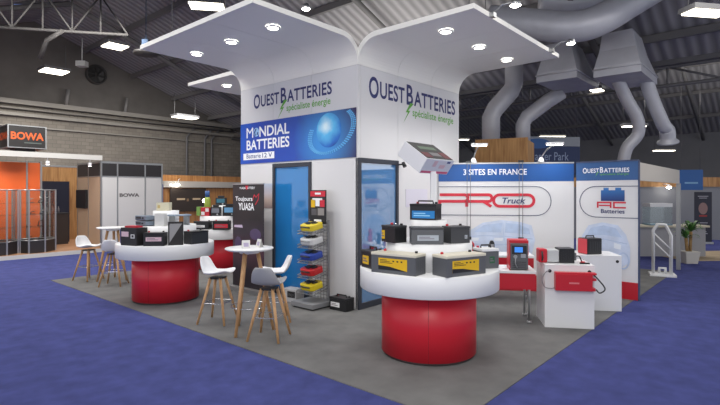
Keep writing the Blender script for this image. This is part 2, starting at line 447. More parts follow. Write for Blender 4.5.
floodlight(at(306, 9, 9.3), 0, 'round floodlight glaring above the left canopy', (0, .2, 1.2))

# ventilation ducts
def duct(label, parts, loc=None):
    t = thing('ventilation_duct', label, 'duct', loc or (0, 0, 0))
    for name, mb in parts: mb.build(name, DUCT, t)
    return t
def rel(pts, o): return [p-o for p in pts]
def smoothp(pts, n=6):
    out = []
    P = [pts[0]]+list(pts)+[pts[-1]]
    for i in range(1, len(P)-2):
        for k in range(n):
            t = k/n; p0, p1, p2, p3 = P[i-1:i+3]
            out.append(.5*((2*p1)+(p2-p0)*t+(2*p0-5*p1+4*p2-p3)*t*t+(3*p1-p0-3*p2+p3)*t**3))
    out.append(P[-2]); return out
o = at(560, 26, 10.2)
parts = []
m = MB(); m.tube(rel(smoothp([at(490, 20, 11), at(530, 24, 10.6), at(570, 27, 10.3), at(600, 20, 10.2), at(640, -4, 10.2), at(700, -40, 10.2)]), o), .32, 24); parts.append(('main_pipe', m))
m = MB(); m.tube(rel(smoothp([at(540, 0, 11.6), at(585, 2, 11.5), at(640, -20, 11.5)]), o), .2, 18); parts.append(('side_pipe', m))
U3, V3 = Vector((EU[0], EU[1], 0)), Vector((EV[0], EV[1], 0))
def hood(p, La, Lb, zt):
    """flared hood with its near right lower corner at p, sides along the building axes"""
    m = MB(); z0 = p.z
    sec = [(0, Lb, 0, La, z0), (0, Lb, 0, La, z0+.17), (.0, Lb, .02, La-.02, z0+.24), (.1, Lb*.72, .12, La-.1, z0+.62), (.12, Lb*.6, .2, La-.16, zt)]
    vs = []
    for x0, x1, y0, y1, z in sec:
        for x, y in ((x0, y0), (x1, y0), (x1, y1), (x0, y1)): q = p+U3*x+V3*y; vs.append((q.x-o.x, q.y-o.y, z-o.z))
    n = len(sec); fs = [(3, 2, 1, 0), tuple(4*(n-1)+k for k in range(4))]
    for i in range(n-1):
        for k in range(4): fs.append((i*4+k, i*4+(k+1) % 4, (i+1)*4+(k+1) % 4, (i+1)*4+k))
    m.add(vs, fs); 
    for zz in (.17,):
        m2 = [p+U3*x+V3*y-o+Vector((0, 0, zz)) for x, y in ((-.01, -.01), (Lb+.01, -.01), (Lb+.01, La+.01), (-.01, La+.01))]
        m.tube(m2, .018, 6, closed=True)
    return m
parts.append(('hood', hood(at(641, 71, 11), 1.0, 1.8, 5.5)))
parts.append(('hood', hood(at(577, 77, 11.9), 1.0, 1.8, 5.5)))
m = MB(); m.tube(rel(smoothp([at(618, 80, 12.2), at(626, 98, 12.3), at(637, 118, 12.4), at(638, 134, 12.5), at(627, 148, 12.6), at(623, 163, 12.7)]), o), .15, 16); parts.append(('wavy_pipe', m))
m = MB(); m.tube(rel(smoothp([at(645, 76, 12.2), at(652, 98, 12.3), at(663, 124, 12.4), at(667, 130, 12.5), at(668, 143, 12.6)]), o), [.16]*18+[.18]*5+[.25]*2, 16); parts.append(('flared_pipe', m))
m = MB(); m.tube(rel([at(514, 40, 13.9), at(514, 84, 13.9), at(511, 91, 13.9), at(495, 109, 13.9), at(491, 117, 13.9), at(491, 150, 13.9)], o), .25, 20); parts.append(('elbow_pipe', m))
m = MB(); m.tube(rel([at(562, 92, 13.6), at(548, 101, 13.7), at(527, 117, 13.9), at(523, 124, 13.9), at(523, 150, 13.9)], o), .2, 18); parts.append(('elbow_pipe', m))
duct('grey ventilation duct with two flared hoods and elbow pipes under the roof', parts, o)

# ---------------------------------------------------------------- the tower
TW, TD, TZ = 2.96, 2.93, 3.65
T = thing('display_tower', 'tall white tower with curved canopies and battery lettering', 'exhibition tower', W(0, 0), TH)
G = .003
def canopy(mapf, L, name='canopy'):
    Rr, t, S = .35, .075, 1.9
    inner = [(Rr-Rr*math.cos(p*R(90)/12), TZ+Rr*math.sin(p*R(90)/12)) for p in range(13)]+[(S, TZ+Rr+.01)]
    outer = [(Rr-(Rr+t)*math.cos(p*R(90)/12), TZ+(Rr+t)*math.sin(p*R(90)/12)) for p in range(13)]+[(S, TZ+Rr+t+.0)]
    n = len(inner); m = MB()
    for k in range(3):
        l0 = L*k/3+(G if k else 0); l1 = L*(k+1)/3-(G if k < 2 else 0)
        for (i0, i1) in ((0, 12), (12, n-1)):
            e = 0 if i0 == 0 else G
            idx = list(range(i0, i1+1)); vs = []
            for l in (l0, l1):
                for i in idx: s, z = inner[i]; vs.append(mapf(s+(e if i == i0 else 0), l, z))
                for i in idx: s, z = outer[i]; vs.append(mapf(s+(e if i == i0 else 0), l, z))
            q = len(idx); fs = []
            for i in range(q-1):
                fs += [(i, i+1, 2*q+i+1, 2*q+i), (q+i, 3*q+i, 3*q+i+1, q+i+1), (i, q+i, q+i+1, i+1), (2*q+i, 2*q+i+1, 3*q+i+1, 3*q+i)]
            fs += [(0, 2*q, 3*q, q), (q-1, 2*q-1, 4*q-1, 3*q-1)]
            m.add(vs, fs)
    c = m.build(name, CANOPY, T)
    lights = []
    for k in range(3):
        l = L*(k+.5)/3
        p = Vector(mapf(1.2, l, TZ+Rr-.012))
        mm = MB(); mm.lathe([(.0, -.004), (.075, -.004), (.075, .012)], 24, 0, Matrix.Translation(p)); mm.lathe([(.075, -.006), (.098, -.006), (.098, .014)], 24, 1, Matrix.Translation(p))
        mm.build('recessed_light', [LAMPG, WHITE], c)
        sp = bpy.data.lights.new('downlight', 'SPOT'); sp.energy = 75; sp.spot_size = R(110); sp.spot_blend = .6; sp.shadow_soft_size = .08; sp.color = (1, .97, .93)
        so = bpy.data.objects.new('downlight', sp); COL.objects.link(so); so.parent = c; so.location = p+Vector((0, 0, -.03))
    return c
cl = canopy(lambda s, l, z: (-s, l, z), TD)
cr = canopy(lambda s, l, z: (l, -s, z), TW)
cb = canopy(lambda s, l, z: (l, TD+s, z), TW)
# wall panels
m = MB(); th = .06
for y0, y1, z0 in ((0, 1.0, 0), (1.0, 1.98, 2.24), (1.98, TD, 0)): m.box(0, th, y0+G, y1-G, z0, TZ-G)
m.build('left_wall_panel', PANEL, T)
m = MB()
for x0, x1, z0 in ((.0, .99, 2.26), (.99, 1.98, 0), (1.98, TW, 0)): m.box(x0+G+(th if x0 == 0 else 0), x1-G, 0, th, z0, TZ-G)
m.build('right_wall_panel', PANEL, T)
m = MB(); m.box(th, TW-th, TD-th, TD, 0, TZ); m.box(TW-th, TW, th, TD, 0, TZ); m.box(th, TW-th, th, TD-th, TZ-.1, TZ-.06)
m.build('rear_wall_panel', PANEL, T)
FRAME = mat('dark_door_frame', (52, 56, 66), .45)
FB = film_glass('blue_film_glass', (48, 142, 208), .45, (.25, .62, .95), .10)
FR = film_glass('pale_blue_film_glass', (96, 150, 205), .15, (.5, .75, 1), .38)
def door(mk, w, h, film):
    d = MB()
    for (x0, x1, z0, z1) in ((0, .06, 0, h), (w-.06, w, 0, h), (.06, w-.06, h-.07, h), (.06, w-.06, 0, .09)): d.box(x0, x1, -.02, .05, z0, z1, 0, mk)
    o = d.build('door_frame', FRAME, T, bevel=.004)
    d = MB(); d.box(.06, w-.06, .005, .017, .09, h-.07, 0, mk); g = d.build('glass_door', film, T)
    d = MB(); d.tube([mk @ Vector((w-.12, -.05, .95)), mk @ Vector((w-.12, -.05, 1.25))], .012, 8); d.tube([mk @ Vector((w-.12, -.05, 1.0)), mk @ Vector((w-.12, .005, 1.0))], .008, 8); d.tube([mk @ Vector((w-.12, -.05, 1.2)), mk @ Vector((w-.12, .005, 1.2))], .008, 8)
    d.build('door_handle', CHROME, g)
ML = Matrix(((0, 1, 0, 0.0), (-1, 0, 0, 1.98), (0, 0, 1, 0), (0, 0, 0, 1)))     # local x -> -y, local y -> +x
door(ML, .98, 2.24, FB)
MR_ = Matrix.Translation((.0, 0, 0))
door(MR_, .99, 2.26, FR)
FL = frame((0, TD, 0), (0, -1, 0)); FRT = frame((0, 0, 0), (1, 0, 0))
def ouest(mb, M, x, z, w, mm=0, k=.21, bold=.02):
    """small capitals with a larger O and B, x = left, z = baseline"""
    hs = w*.104; hb = w*.132
    x0 = x
    x0 += text(mb, 'O', x0, z-.01*w, w*.093, hb, M, mm, bold)+w*.012
    x0 += text(mb, 'UEST', x0, z, w*.255, hs, M, mm, bold, space=1.05)+w*.022
    x0 += text(mb, 'B', x0, z, w*.073, hb, M, mm, bold)+w*.012
    text(mb, 'ATTERIES', x0, z, x+w-x0, hs, M, mm, bold, space=1.05)
def bolt(mb, M, x, z, s, mm=0):
    mb.prism([(x+.62*s, z+s), (x+.2*s, z+.45*s), (x+.42*s, z+.47*s), (x, z-.12*s), (x+.62*s, z+.58*s), (x+.42*s, z+.57*s), (x+.95*s, z+1.0*s)], .001, .003, mm, M)
m = MB(); ouest(m, FL, TD-2.53, 3.275, 1.99); m.build('name_lettering', NAVY, T)
m = MB(); ouest(m, FRT, .25, 3.215, 2.56); m.build('name_lettering', NAVY, T)
m = MB(); text(m, 'spécialiste énergie', TD-1.62, 3.09, 1.05, .145, FL, 0, .012); m.build('tagline_lettering', GREENP, T)
m = MB(); bolt(m, FL, TD-1.85, 3.05, .27); m.build('lightning_bolt', GREENP, T)
m = MB(); text(m, 'spécialiste énergie', 1.4, 3.0, 1.34, .17, FRT, 0, .012); m.build('tagline_lettering', GREENP, T)
m = MB(); bolt(m, FRT, 1.14, 2.94, .31); m.build('lightning_bolt', GREENP, T)
# blue printed banner on the left face
def banner_mat():
    BM = ramp_mat('blue_banner_print', (0, -.341, .0, 1.0), [(0, (18, 92, 200)), (.3, (24, 62, 168)), (.62, (30, 74, 172)), (.85, (42, 34, 100)), (1, (46, 30, 78))], .35, .18)
    nt = BM.node_tree; bs = nt.nodes['Principled BSDF']; src = bs.inputs['Base Color'].links[0].from_socket
    tc = nt.nodes.new('ShaderNodeTexCoord'); d = nt.nodes.new('ShaderNodeVectorMath'); d.operation = 'DISTANCE'; d.inputs[1].default_value = (0, .68, 2.6)
    nt.links.new(tc.outputs['Object'], d.inputs[0]); mr = nt.nodes.new('ShaderNodeMapRange'); mr.inputs[1].default_value = .2; mr.inputs[2].default_value = .75; mr.inputs[3].default_value = .85; mr.inputs[4].default_value = 0
    nt.links.new(d.outputs['Value'], mr.inputs[0]); mx = nt.nodes.new('ShaderNodeMixRGB'); mx.inputs[2].default_value = (*srgb((58, 150, 226)), 1)
    nt.links.new(mr.outputs[0], mx.inputs[0]); nt.links.new(src, mx.inputs[1]); nt.links.new(mx.outputs[0], bs.inputs['Base Color'])
    return BM
BAN = banner_mat()
m = MB(); m.box(-.012, -.001, .03, TD-.01, 2.27, 3.01); bn = m.build('printed_banner', BAN, T)
FBN = frame((-.013, TD, 0), (0, -1, 0))
m = MB()
text(m, 'M', .2, 2.74, .2, .185, FBN, 0, .0); text(m, 'NDIAL', .58, 2.74, .82, .185, FBN, 0, .02)
text(m, 'BATTERIES', .2, 2.515, 1.2, .185, FBN, 0, .02)
m.prism([(.1, 2.34), (1.0, 2.34), (1.0, 2.46), (.1, 2.46)], .0005, .0012, 0, FBN)
m.build('banner_lettering', WPR, bn)
m = MB(); text(m, 'Batterie', .2, 2.365, .42, .08, FBN, 0, .005, .003); text(m, '12 V', .67, 2.362, .27, .085, FBN, 0, .012, .003); m.build('banner_lettering', INK, bn)
def globe_mat(name, cx, cz, r):
    mm = bpy.data.materials.new(name); mm.use_nodes = True; nt = mm.node_tree; bs = nt.nodes['Principled BSDF']; bs.inputs['Roughness'].default_value = .35
    tc = nt.nodes.new('ShaderNodeTexCoord'); n = nt.nodes.new('ShaderNodeTexNoise'); n.inputs['Scale'].default_value = 5; n.inputs['Detail'].default_value = 4
    nt.links.new(tc.outputs['Object'], n.inputs['Vector'])
    d = nt.nodes.new('ShaderNodeVectorMath'); d.operation = 'DISTANCE'; d.inputs[1].default_value = (-.015, cx, cz); nt.links.new(tc.outputs['Object'], d.inputs[0])
    ma = nt.nodes.new('ShaderNodeMath'); ma.operation = 'MULTIPLY_ADD'; ma.inputs[1].default_value = 1/r; nt.links.new(d.outputs['Value'], ma.inputs[0])
    mb_ = nt.nodes.new('ShaderNodeMath'); mb_.operation = 'MULTIPLY_ADD'; mb_.inputs[1].default_value = .5; mb_.inputs[2].default_value = -.3
    nt.links.new(n.outputs['Fac'], mb_.inputs[0]); nt.links.new(mb_.outputs[0], ma.inputs[2])
    r_ = nt.nodes.new('ShaderNodeValToRGB'); el = r_.color_ramp.elements
    for _ in range(2): el.new(.5)
    for e, (p, c) in zip(el, [(0, (215, 240, 252)), (.35, (90, 185, 235)), (.75, (28, 105, 195)), (1, (24, 60, 150))]): e.position = p; e.color = (*srgb(c), 1)
    nt.links.new(ma.outputs[0], r_.inputs[0]); nt.links.new(r_.outputs[0], bs.inputs['Base Color'])
    return mm
gx, gz, gr = 2.33, 2.715, .27
m = MB(); m.disc(gr, .002, 40, 0, FBN @ Matrix.Translation((gx, gz, 0))); m.build('printed_globe', globe_mat('globe_print', TD-gx+.06, gz+.08, .42), bn)
m = MB()
GL = mat('globe_ring_print', (96, 176, 232), .4)
for k in range(46):
    a = R(-205+k*5.4); 
    for j in range(3):
        rx = .44+.035*j; rz = .31+.012*j
        x = gx+.05+rx*math.cos(a); z = gz-.02+rz*math.sin(a)*1.0+.10*math.cos(a)
        if z < 2.285 or z > 2.995: continue
        s_ = .0135
        m.prism([(x-s_, z-s_*.8), (x+s_, z-s_*.8), (x+s_, z+s_*.8), (x-s_, z+s_*.8)], .001, .002, 0, FBN)
m.build('printed_ring', GL, bn)
m = MB(); m.disc(.08, .001, 24, 0, FBN @ Matrix.Translation((.492, 2.832, 0))); m.build('printed_emblem', mat('pale_globe_print', (150, 190, 230), .4), bn)
m = MB(); m.ribbon([(.465, 2.77), (.44, 2.83), (.485, 2.89)], .03, .0025, .003, 0, FBN); m.ribbon([(.515, 2.78), (.54, 2.83)], .03, .0025, .003, 0, FBN); m.build('printed_emblem', INK, bn)
# small picture on the left face near its far end, pale print on the right face
m = MB(); m.box(-.006, -.001, 2.0, 2.3, 1.47, 1.9); m.build('printed_picture', ramp_mat('sunset_print', (0, 0, 2.3, -3.4), [(0, (150, 130, 132)), (.4, (196, 176, 168)), (.7, (205, 200, 210)), (1, (190, 200, 220))], .5, .2), T)
m = MB(); m.box(1.2, 1.85, -.006, -.001, 1.5, 1.8); m.build('printed_picture', ramp_mat('lavender_print', (.9, 0, 1.2, -2.2), [(0, (200, 196, 220)), (.5, (165, 158, 190)), (1, (214, 212, 226))], .5, .6), T)
m = MB(); m.tube([(1.02, -.0, 2.2), (1.02, -.08, 2.2)], .012, 8); m.cyl((1.02, -.08, 2.23), (1.02, -.12, 2.16), .028, .034, 12); m.build('spotlight', BLACKP, T)
# edge floodlights and hanging wires of the canopies
for x in (.45, 2.55):
    m = MB(); m.box(x-.04, x+.04, -1.96, -1.9, TZ+.36, TZ+.42); m.tube([(x, -1.93, TZ+.4), (x+.02, -2.05, TZ+.5), (x+.03, -2.2, TZ+.5)], .012, 8)
    m.lathe([(0, .05), (.05, .04), (.075, -.02), (.06, -.02)], 16, 0, Matrix.Translation((x+.03, -2.22, TZ+.47)))
    a_ = m.build('arm_lamp', ALU, cr)
m = MB()
for x in (.45, 2.55): m.disc(.066, TZ+.452, 16, 0, Matrix.Translation((x+.03, -2.22, 0)), False)
# (lamp faces are built one by one below the arms)
for x in (.45, 2.55):
    m = MB(); m.lathe([(0, -.035), (.04, -.028), (.066, -.012)], 16, 0, Matrix.Translation((x+.03, -2.22, TZ+.462))); m.build('arm_lamp_bulb', SPOTG, cr)
    sp = bpy.data.lights.new('edge_spot', 'SPOT'); sp.energy = 25; sp.spot_size = R(120); sp.spot_blend = .8; sp.shadow_soft_size = .06
    so = bpy.data.objects.new('edge_spot', sp); COL.objects.link(so); so.parent = cr; so.location = (x+.03, -2.22, TZ+.4); so.rotation_euler = (R(-25), 0, 0)
m = MB()
for (p, q) in (((.06, -1.8, TZ+.42), (.06, -1.8, 6.6)), ((.5, -1.8, TZ+.42), (.5, -1.8, 6.5))): m.tube([p, q], .006, 6)
m.build('hanging_wire', STEELM, cr)
m = MB(); m.tube([(-1.75, 2.2, TZ+.42), (-1.75, 2.2, 6.6)], .006, 6); m.build('hanging_wire', STEELM, cl)
# added fill light in the tower's storeroom, which would be dark without it
il = bpy.data.lights.new('storeroom_fill', 'POINT'); il.energy = 45; il.shadow_soft_size = .15
io = bpy.data.objects.new('storeroom_fill', il); COL.objects.link(io); io.location = W(1.5, 1.5, 3.2)

# ---------------------------------------------------------------- printed diagonal wall and corner panel
BLUEB = mat('blue_header_print', (20, 80, 150), .45)
BLUEB2 = mat('steel_blue_header_print', (46, 90, 146), .45)
PALE = mat('pale_blue_print', (196, 208, 230), .5, 0, .1, 6)
PALE2 = mat('pale_blue_print_dark', (176, 194, 222), .5, 0, .1, 8)
LINE = mat('navy_line_print', (54, 62, 96), .5)
PW0, PW1 = W(2.17, 0), W(3.44, -2.0)
dw = (PW1-PW0); LW = dw.length; dw.normalize()
angW = math.atan2(dw.y, dw.x)
P = thing('printed_wall', 'white back wall printed with big red truck lettering', 'exhibition wall', PW0+dw*.03, angW)
LW -= .04
m = MB(); m.box(0, LW, 0, .06, 0, 2.25); m.build('panel', PANEL, P)
m = MB(); m.box(0, LW, -.004, -.001, 1.94, 2.25); hd = m.build('header_band', BLUEB, P)
FP = frame((0, -.004, 0), (1, 0, 0))
m = MB(); text(m, '3 SITES EN FRANCE', .44, 2.055, 1.1, .105, FP, 0, .012); m.build('header_lettering', WPR, hd)
def roundrect_right(x0, x1, z0, z1, n=14):
    r = (z1-z0)/2; c = (z0+z1)/2
    return [(x0, z1)]+[(x1-r+r*math.sin(R(180)*k/n), c+r*math.cos(R(180)*k/n)) for k in range(n+1)]+[(x0, z0)]
m = MB(); m.ribbon(roundrect_right(.0, 1.95, 1.335, 1.845), .011, 0, .002, 0, FP); m.build('printed_outline', LINE, P)
m = MB()
def arcp(cx, cz, rx, rz, a0, a1, n=10): return [(cx+rx*math.cos(R(a0+(a1-a0)*k/n)), cz+rz*math.sin(R(a0+(a1-a0)*k/n))) for k in range(n+1)]
def PRO_P(x, w, z0, z1):
    zm = z0+.42*(z1-z0); r = (z1-zm)/2
    return [(x, z1)]+arcp(x+w-r, zm+r, r, r, 90, -90)+[(x, zm), (x, z0-.01)]
zz0, zz1 = 1.495, 1.70
m.ribbon(PRO_P(.02, .5, zz0, zz1), .052, 0, .002, 0, FP)
m.ribbon(PRO_P(.5, .44, zz0, zz1), .052, 0, .002, 0, FP); m.ribbon([(.8, 1.575), (.93, 1.49)], .052, 0, .0022, 0, FP)
cz_ = (zz0+zz1)/2; rr = (zz1-zz0)/2
m.ribbon(arcp(.97+rr, cz_, rr, rr, 90, 270)+arcp(1.66-rr, cz_, rr, rr, -90, 90), .05, 0, .002, 0, FP, True)
m.build('logo_lettering', REDPR, P)
m = MB(); text(m, 'Truck', 1.12, 1.545, .4, .105, FP, 0, .014, .003, .25); m.build('logo_lettering', NAVY, P)
m = MB()
m.prism([(.5, .88), (.56, 1.06), (.78, 1.2), (1.1, 1.25), (1.42, 1.22), (1.62, 1.16), (1.68, .9), (1.62, .62), (1.4, .56), (1.2, .66), (.9, .66), (.6, .74)], .0, .0015, 0, FP)
m.prism([(.62, 1.03), (.8, 1.16), (1.12, 1.2), (1.1, 1.03)], .0015, .002, 1, FP); m.prism([(1.16, 1.03), (1.18, 1.2), (1.4, 1.18), (1.58, 1.1), (1.6, 1.0)], .0015, .002, 1, FP)
m.ribbon([(.54, .95), (.8, .97), (1.2, .96), (1.64, .92)], .015, .0015, .002, 1, FP); m.ribbon([(.56, .82), (.9, .8), (1.25, .82)], .02, .0015, .002, 1, FP)
m.prism([(.56, .86), (.7, .88), (.72, .93), (.57, .93)], .0015, .002, 2, FP); m.prism([(.98, .88), (1.12, .88), (1.14, .93), (.98, .93)], .0015, .002, 2, FP)
m.ribbon(arcp(1.45, .72, .13, .16, 0, 360, 16), .03, .0015, .002, 1, FP); m.ribbon([(1.13, 1.2), (1.14, .98), (1.2, .7)], .012, .0015, .002, 1, FP)
WHP = mat('pale_white_print', (222, 228, 238), .5)
m.build('printed_truck', [PALE, PALE2, WHP], P)
m = MB(); m.box(0, LW, -.006, -.001, 0, .28); m.build('red_base', REDP, P)
m = MB(); m.box(0, LW, -.015, .07, 2.25, 2.275); m.build('top_rail', ALU, P)

A0 = W(3.44, -2.03); dA = Vector((-EV[0], -EV[1], 0)); angA = math.atan2(dA.y, dA.x)
A = thing('printed_wall', 'corner wall panel printed with a blue battery logo', 'exhibition wall', A0, angA)
LA = .955
m = MB(); m.box(0, LA, 0, .06, 0, 2.25); m.build('panel', PANEL, A)
m = MB(); m.box(0, LA, -.004, -.001, 1.945, 2.25); hd = m.build('header_band', BLUEB2, A)
FA = frame((0, -.004, 0), (1, 0, 0))
m = MB(); ouest(m, FA, .11, 2.075, .72, 0, bold=.02); m.build('header_lettering', WPR, hd)
m = MB(); text(m, 'spécialiste énergie', .38, 2.02, .44, .045, FA, 0, .01); m.build('tagline_lettering', GREENP, hd)
m = MB(); bolt(m, FA, .3, 2.01, .08); m.build('lightning_bolt', GREENP, hd)
m = MB(); ol = roundrect_right(-LA, -.06, 1.325, 1.845); m.ribbon([(-x, z) for x, z in ol], .011, 0, .002, 0, FA); m.build('printed_outline', LINE, A)
m = MB(); m.prism([(.4, 1.6), (.76, 1.6), (.76, 1.78), (.71, 1.78), (.71, 1.82), (.62, 1.82), (.62, 1.78), (.52, 1.78), (.52, 1.82), (.44, 1.82), (.44, 1.78), (.4, 1.78)], 0, .002, 0, FA); m.build('printed_logo', ramp_mat('battery_logo_print', (0, 0, 4, -6.4), [(0, (20, 44, 110)), (1, (50, 120, 190))], .4), A)
m = MB()
m.ribbon([(.35, 1.485), (.35, 1.575), (.55, 1.575), (.55, 1.485)], .026, 0, .002, 0, FA); m.ribbon([(.37, 1.525), (.54, 1.525)], .022, 0, .002, 0, FA)
m.ribbon([(.78, 1.575), (.6, 1.575), (.6, 1.492), (.78, 1.492)], .026, 0, .002, 0, FA); m.build('logo_lettering', REDPR, A)
m = MB(); text(m, 'Batteries', .4, 1.395, .36, .07, FA, 0, .015); m.build('logo_lettering', NAVY, A)
m = MB()
m.prism([(.1, .7), (.1, 1.0), (.2, 1.18), (.42, 1.24), (.66, 1.2), (.78, 1.05), (.84, .85), (.84, .6), (.7, .5), (.3, .52)], 0, .0015, 0, FA)
m.prism([(.17, 1.0), (.24, 1.14), (.44, 1.19), (.63, 1.15), (.72, 1.0), (.44, 1.03)], .0015, .002, 1, FA); m.ribbon([(.12, .93), (.45, .96), (.8, .9)], .015, .0015, .002, 1, FA); m.ribbon([(.14, .68), (.5, .66), (.62, .68)], .02, .0015, .002, 1, FA)
m.prism([(.13, .8), (.24, .82), (.24, .91), (.13, .9)], .0015, .002, 2, FA); m.prism([(.6, .82), (.7, .8), (.71, .88), (.6, .91)], .0015, .002, 2, FA)
m.ribbon(arcp(.74, .62, .08, .13, 0, 360, 16), .025, .0015, .002, 1, FA); m.build('printed_car', [PALE, PALE2, WHP], A)
m = MB(); m.box(0, LA, -.006, -.001, 0, .28); m.build('red_base', REDP, A)
m = MB(); m.box(LA, LA+.018, -.01, .06, 0, 2.26); m.box(0, LA, -.015, .07, 2.25, 2.275); m.build('edge_profile', mat('navy_edge', (60, 72, 104), .5), A)
# pale fascia along the stand's right edge, carried by a post
FAB = mat('cream_fascia', (196, 190, 180), .6)
t = thing('fascia_beam', 'cream fascia beam carried by a slim post right of the logo panel', 'fascia', W(3.62, -2.96), TH)
m = MB(); m.box(0, 4.0, 0, .05, 1.94, 2.24); m.build('beam', FAB, t)
m = MB(); m.box(3.95, 4.03, -.02, .06, 0, 1.94); m.build('post', ALU, t)
# arm spotlights on the printed wall
def arm_lamp(x, label, head):
    t = thing('arm_spotlight', label, 'lamp', P.location+dw*x+Vector((0, 0, 2.275)), angW, 'arm spotlights on the printed wall')
    m = MB(); m.lathe([(.0, 0), (.055, 0), (.05, .03), (.03, .08), (.0, .1)], 16); m.build('clamp', WHITE, t)
    m = MB(); m.tube([(0, 0, .08), (.05*head, -.1, .2), (.12*head, -.3, .29)], .012, 8); m.build('arm', ALU, t)
    hx = .12*head
    m = MB(); m.box(hx-.14, hx+.14, -.38, -.28, .275, .315); m.build('lamp_head', WHITE, t, bevel=.006)
    m = MB(); m.box(hx-.12, hx+.12, -.37, -.29, .268, .274); m.build('diffuser', LAMPG, t)
    sp = bpy.data.lights.new('wall_washer', 'SPOT'); sp.energy = 14; sp.spot_size = R(120); sp.spot_blend = .8; sp.shadow_soft_size = .08
    so = bpy.data.objects.new('wall_washer', sp); COL.objects.link(so); so.parent = t; so.location = (hx, -.33, .25); so.rotation_euler = (R(30), 0, 0)
arm_lamp(.62, 'white arm spotlight on the wall top nearer the tower', .6)
arm_lamp(1.78, 'white arm spotlight on the wall top nearer the logo panel', 1.3)

# ---------------------------------------------------------------- counters
SEAM = mat('red_seam', (132, 14, 28), .5)
def counter(c, label):
    t = thing('round_counter', label, 'counter', (c[0], c[1], 0), R(-98), 'round display counters')
    m = MB(); m.drum(.515, .03, .72, 64); m.box(.512, .5165, -.002, .002, .03, .72, 1); m.box(-.002, .002, .512, .5165, .03, .72, 1); m.build('drum', [RED, SEAM], t)
    m = MB(); m.drum(.49, 0, .03, 48); m.build('plinth', mat('plinth_grey', (70, 60, 62), .6), t)
    m = MB(); m.lathe([(.0, .715), (.745, .715), (.755, .725), (.755, .925), (.747, .935), (.0, .935)], 72); m.build('counter_top', WHITE, t)
    m = MB(); m.drum(.47, .935, 1.215, 56); m.build('tier', WHITE, t)
    m = MB(); m.drum(.2, 1.215, 1.445, 40); m.build('tier', WHITE, t)
    return t
RC = (.756, 5.41); LC = (-3.19, 8.06); FC = (-3.2, 11.3)
c1 = counter(RC, 'nearest round counter on a red drum in front of the tower')
c2 = counter(LC, 'round counter on a red drum left of the bar table')
c3 = counter(FC, 'farthest round counter on a red drum behind the roll-up banner')
Z1, Z2, Z3 = .936, 1.216, 1.446

def battery(loc, rot, w, d, h, label, case=GREYB, lid=None, lab=None, labrect=(.15, .3, .85, .8), term=True, group=None, swoosh=False, side=False, handle=False, name='car_battery'):
    """lead battery: local front is -y"""
    t = thing(name, label, 'battery', loc, rot, group)
    m = MB(); m.box(-w/2, w/2, -d/2, d/2, 0, h*.86)
    for k in range(5): m.box(w/2, w/2+.003, -d/2+d*(k+.2)/5, -d/2+d*(k+.6)/5, h*.1, h*.72)
    m.build('case', case, t, bevel=.004)
    m = MB(); m.box(-w/2-.004, w/2+.004, -d/2-.004, d/2+.004, h*.86, h)
    m.build('lid', lid or case, t, bevel=.006)
    if term:
        for s, mt in ((-1, REDP), (1, BLACKP)):
            m = MB(); m.cyl((s*w*.36, d*.22, h), (s*w*.36, d*.22, h+.02), .016, .014, 12); m.build('terminal', mt, t)
    if handle:
        m = MB(); m.tube([(-w*.3, 0, h), (-w*.28, 0, h+.03), (w*.28, 0, h+.03), (w*.3, 0, h)], .009, 8); m.build('handle', BLACKP, t)
    if lab:
        x0, z0, x1, z1 = labrect; M = frame((-w/2, -d/2, 0), (1, 0, 0))
        m = MB(); m.prism([(x0*w, z0*h*.86), (x1*w, z0*h*.86), (x1*w, z1*h*.86), (x0*w, z1*h*.86)], .0005, .0015, 0, M)
        l = m.build('front_label', lab, t)
        if swoosh:
            m = MB(); ww = (x1-x0)*w; hh = (z1-z0)*h*.86; X = x0*w; Zb = z0*h*.86
            m.prism([(X, Zb), (X+ww, Zb), (X+ww*.75, Zb+.12*hh), (X+ww*.4, Zb+.3*hh), (X, Zb+.36*hh)], .0016, .0022, 0, M)
            for k in range(3): m.prism([(X+.06*ww, Zb+(.82-.12*k)*hh), (X+(.3+.1*k)*ww, Zb+(.82-.12*k)*hh), (X+(.3+.1*k)*ww, Zb+(.87-.12*k)*hh), (X+.06*ww, Zb+(.87-.12*k)*hh)], .0016, .0022, 0, M)
            for k in range(3): m.prism([(X+(.5+.14*k)*ww, Zb+.72*hh), (X+(.56+.14*k)*ww, Zb+.72*hh), (X+(.56+.14*k)*ww, Zb+.84*hh), (X+(.5+.14*k)*ww, Zb+.84*hh)], .0016, .0022, 0, M)
            m.build('label_print', BLACKP, l)
        else:
            m = MB(); ww = (x1-x0)*w; hh = (z1-z0)*h*.86; X = x0*w; Zb = z0*h*.86
            for k in range(2): m.prism([(X+.08*ww, Zb+(.58-.3*k)*hh), (X+(.6+.2*k)*ww, Zb+(.58-.3*k)*hh), (X+(.6+.2*k)*ww, Zb+(.72-.3*k)*hh), (X+.08*ww, Zb+(.72-.3*k)*hh)], .0016, .0022, 0, M)
            m.build('label_print', mat('label_ink', (120, 110, 120), .5) if lab is not LBLUE else mat('pale_ink', (150, 205, 235), .5), l)
    if side:
        m = MB(); m.box(-w/2-.0015, -w/2-.0005, -d*.35, d*.35, h*.15, h*.7); m.build('side_label', YEL, t)
    return t
GB = 'batteries on the nearest round counter'
battery((.385, 4.945, Z1), R(-35), .51, .21, .205, 'large grey truck battery with yellow label, left of the pair', GREYB, CREAM, YEL, (.17, .2, .82, .86), swoosh=True, group=GB, name='truck_battery')
battery((.985, 4.862, Z1), R(31), .51, .21, .205, 'large grey truck battery with yellow label, right of the pair', GREYB, CREAM, YEL, (.14, .2, .82, .86), swoosh=True, group=GB, name='truck_battery')
battery((.145, 5.3, Z1), R(-62), .24, .17, .19, 'small black battery with yellow label at the left counter rim', BLACKP, DARK, YEL, (.15, .25, .7, .8), group=GB, handle=True)
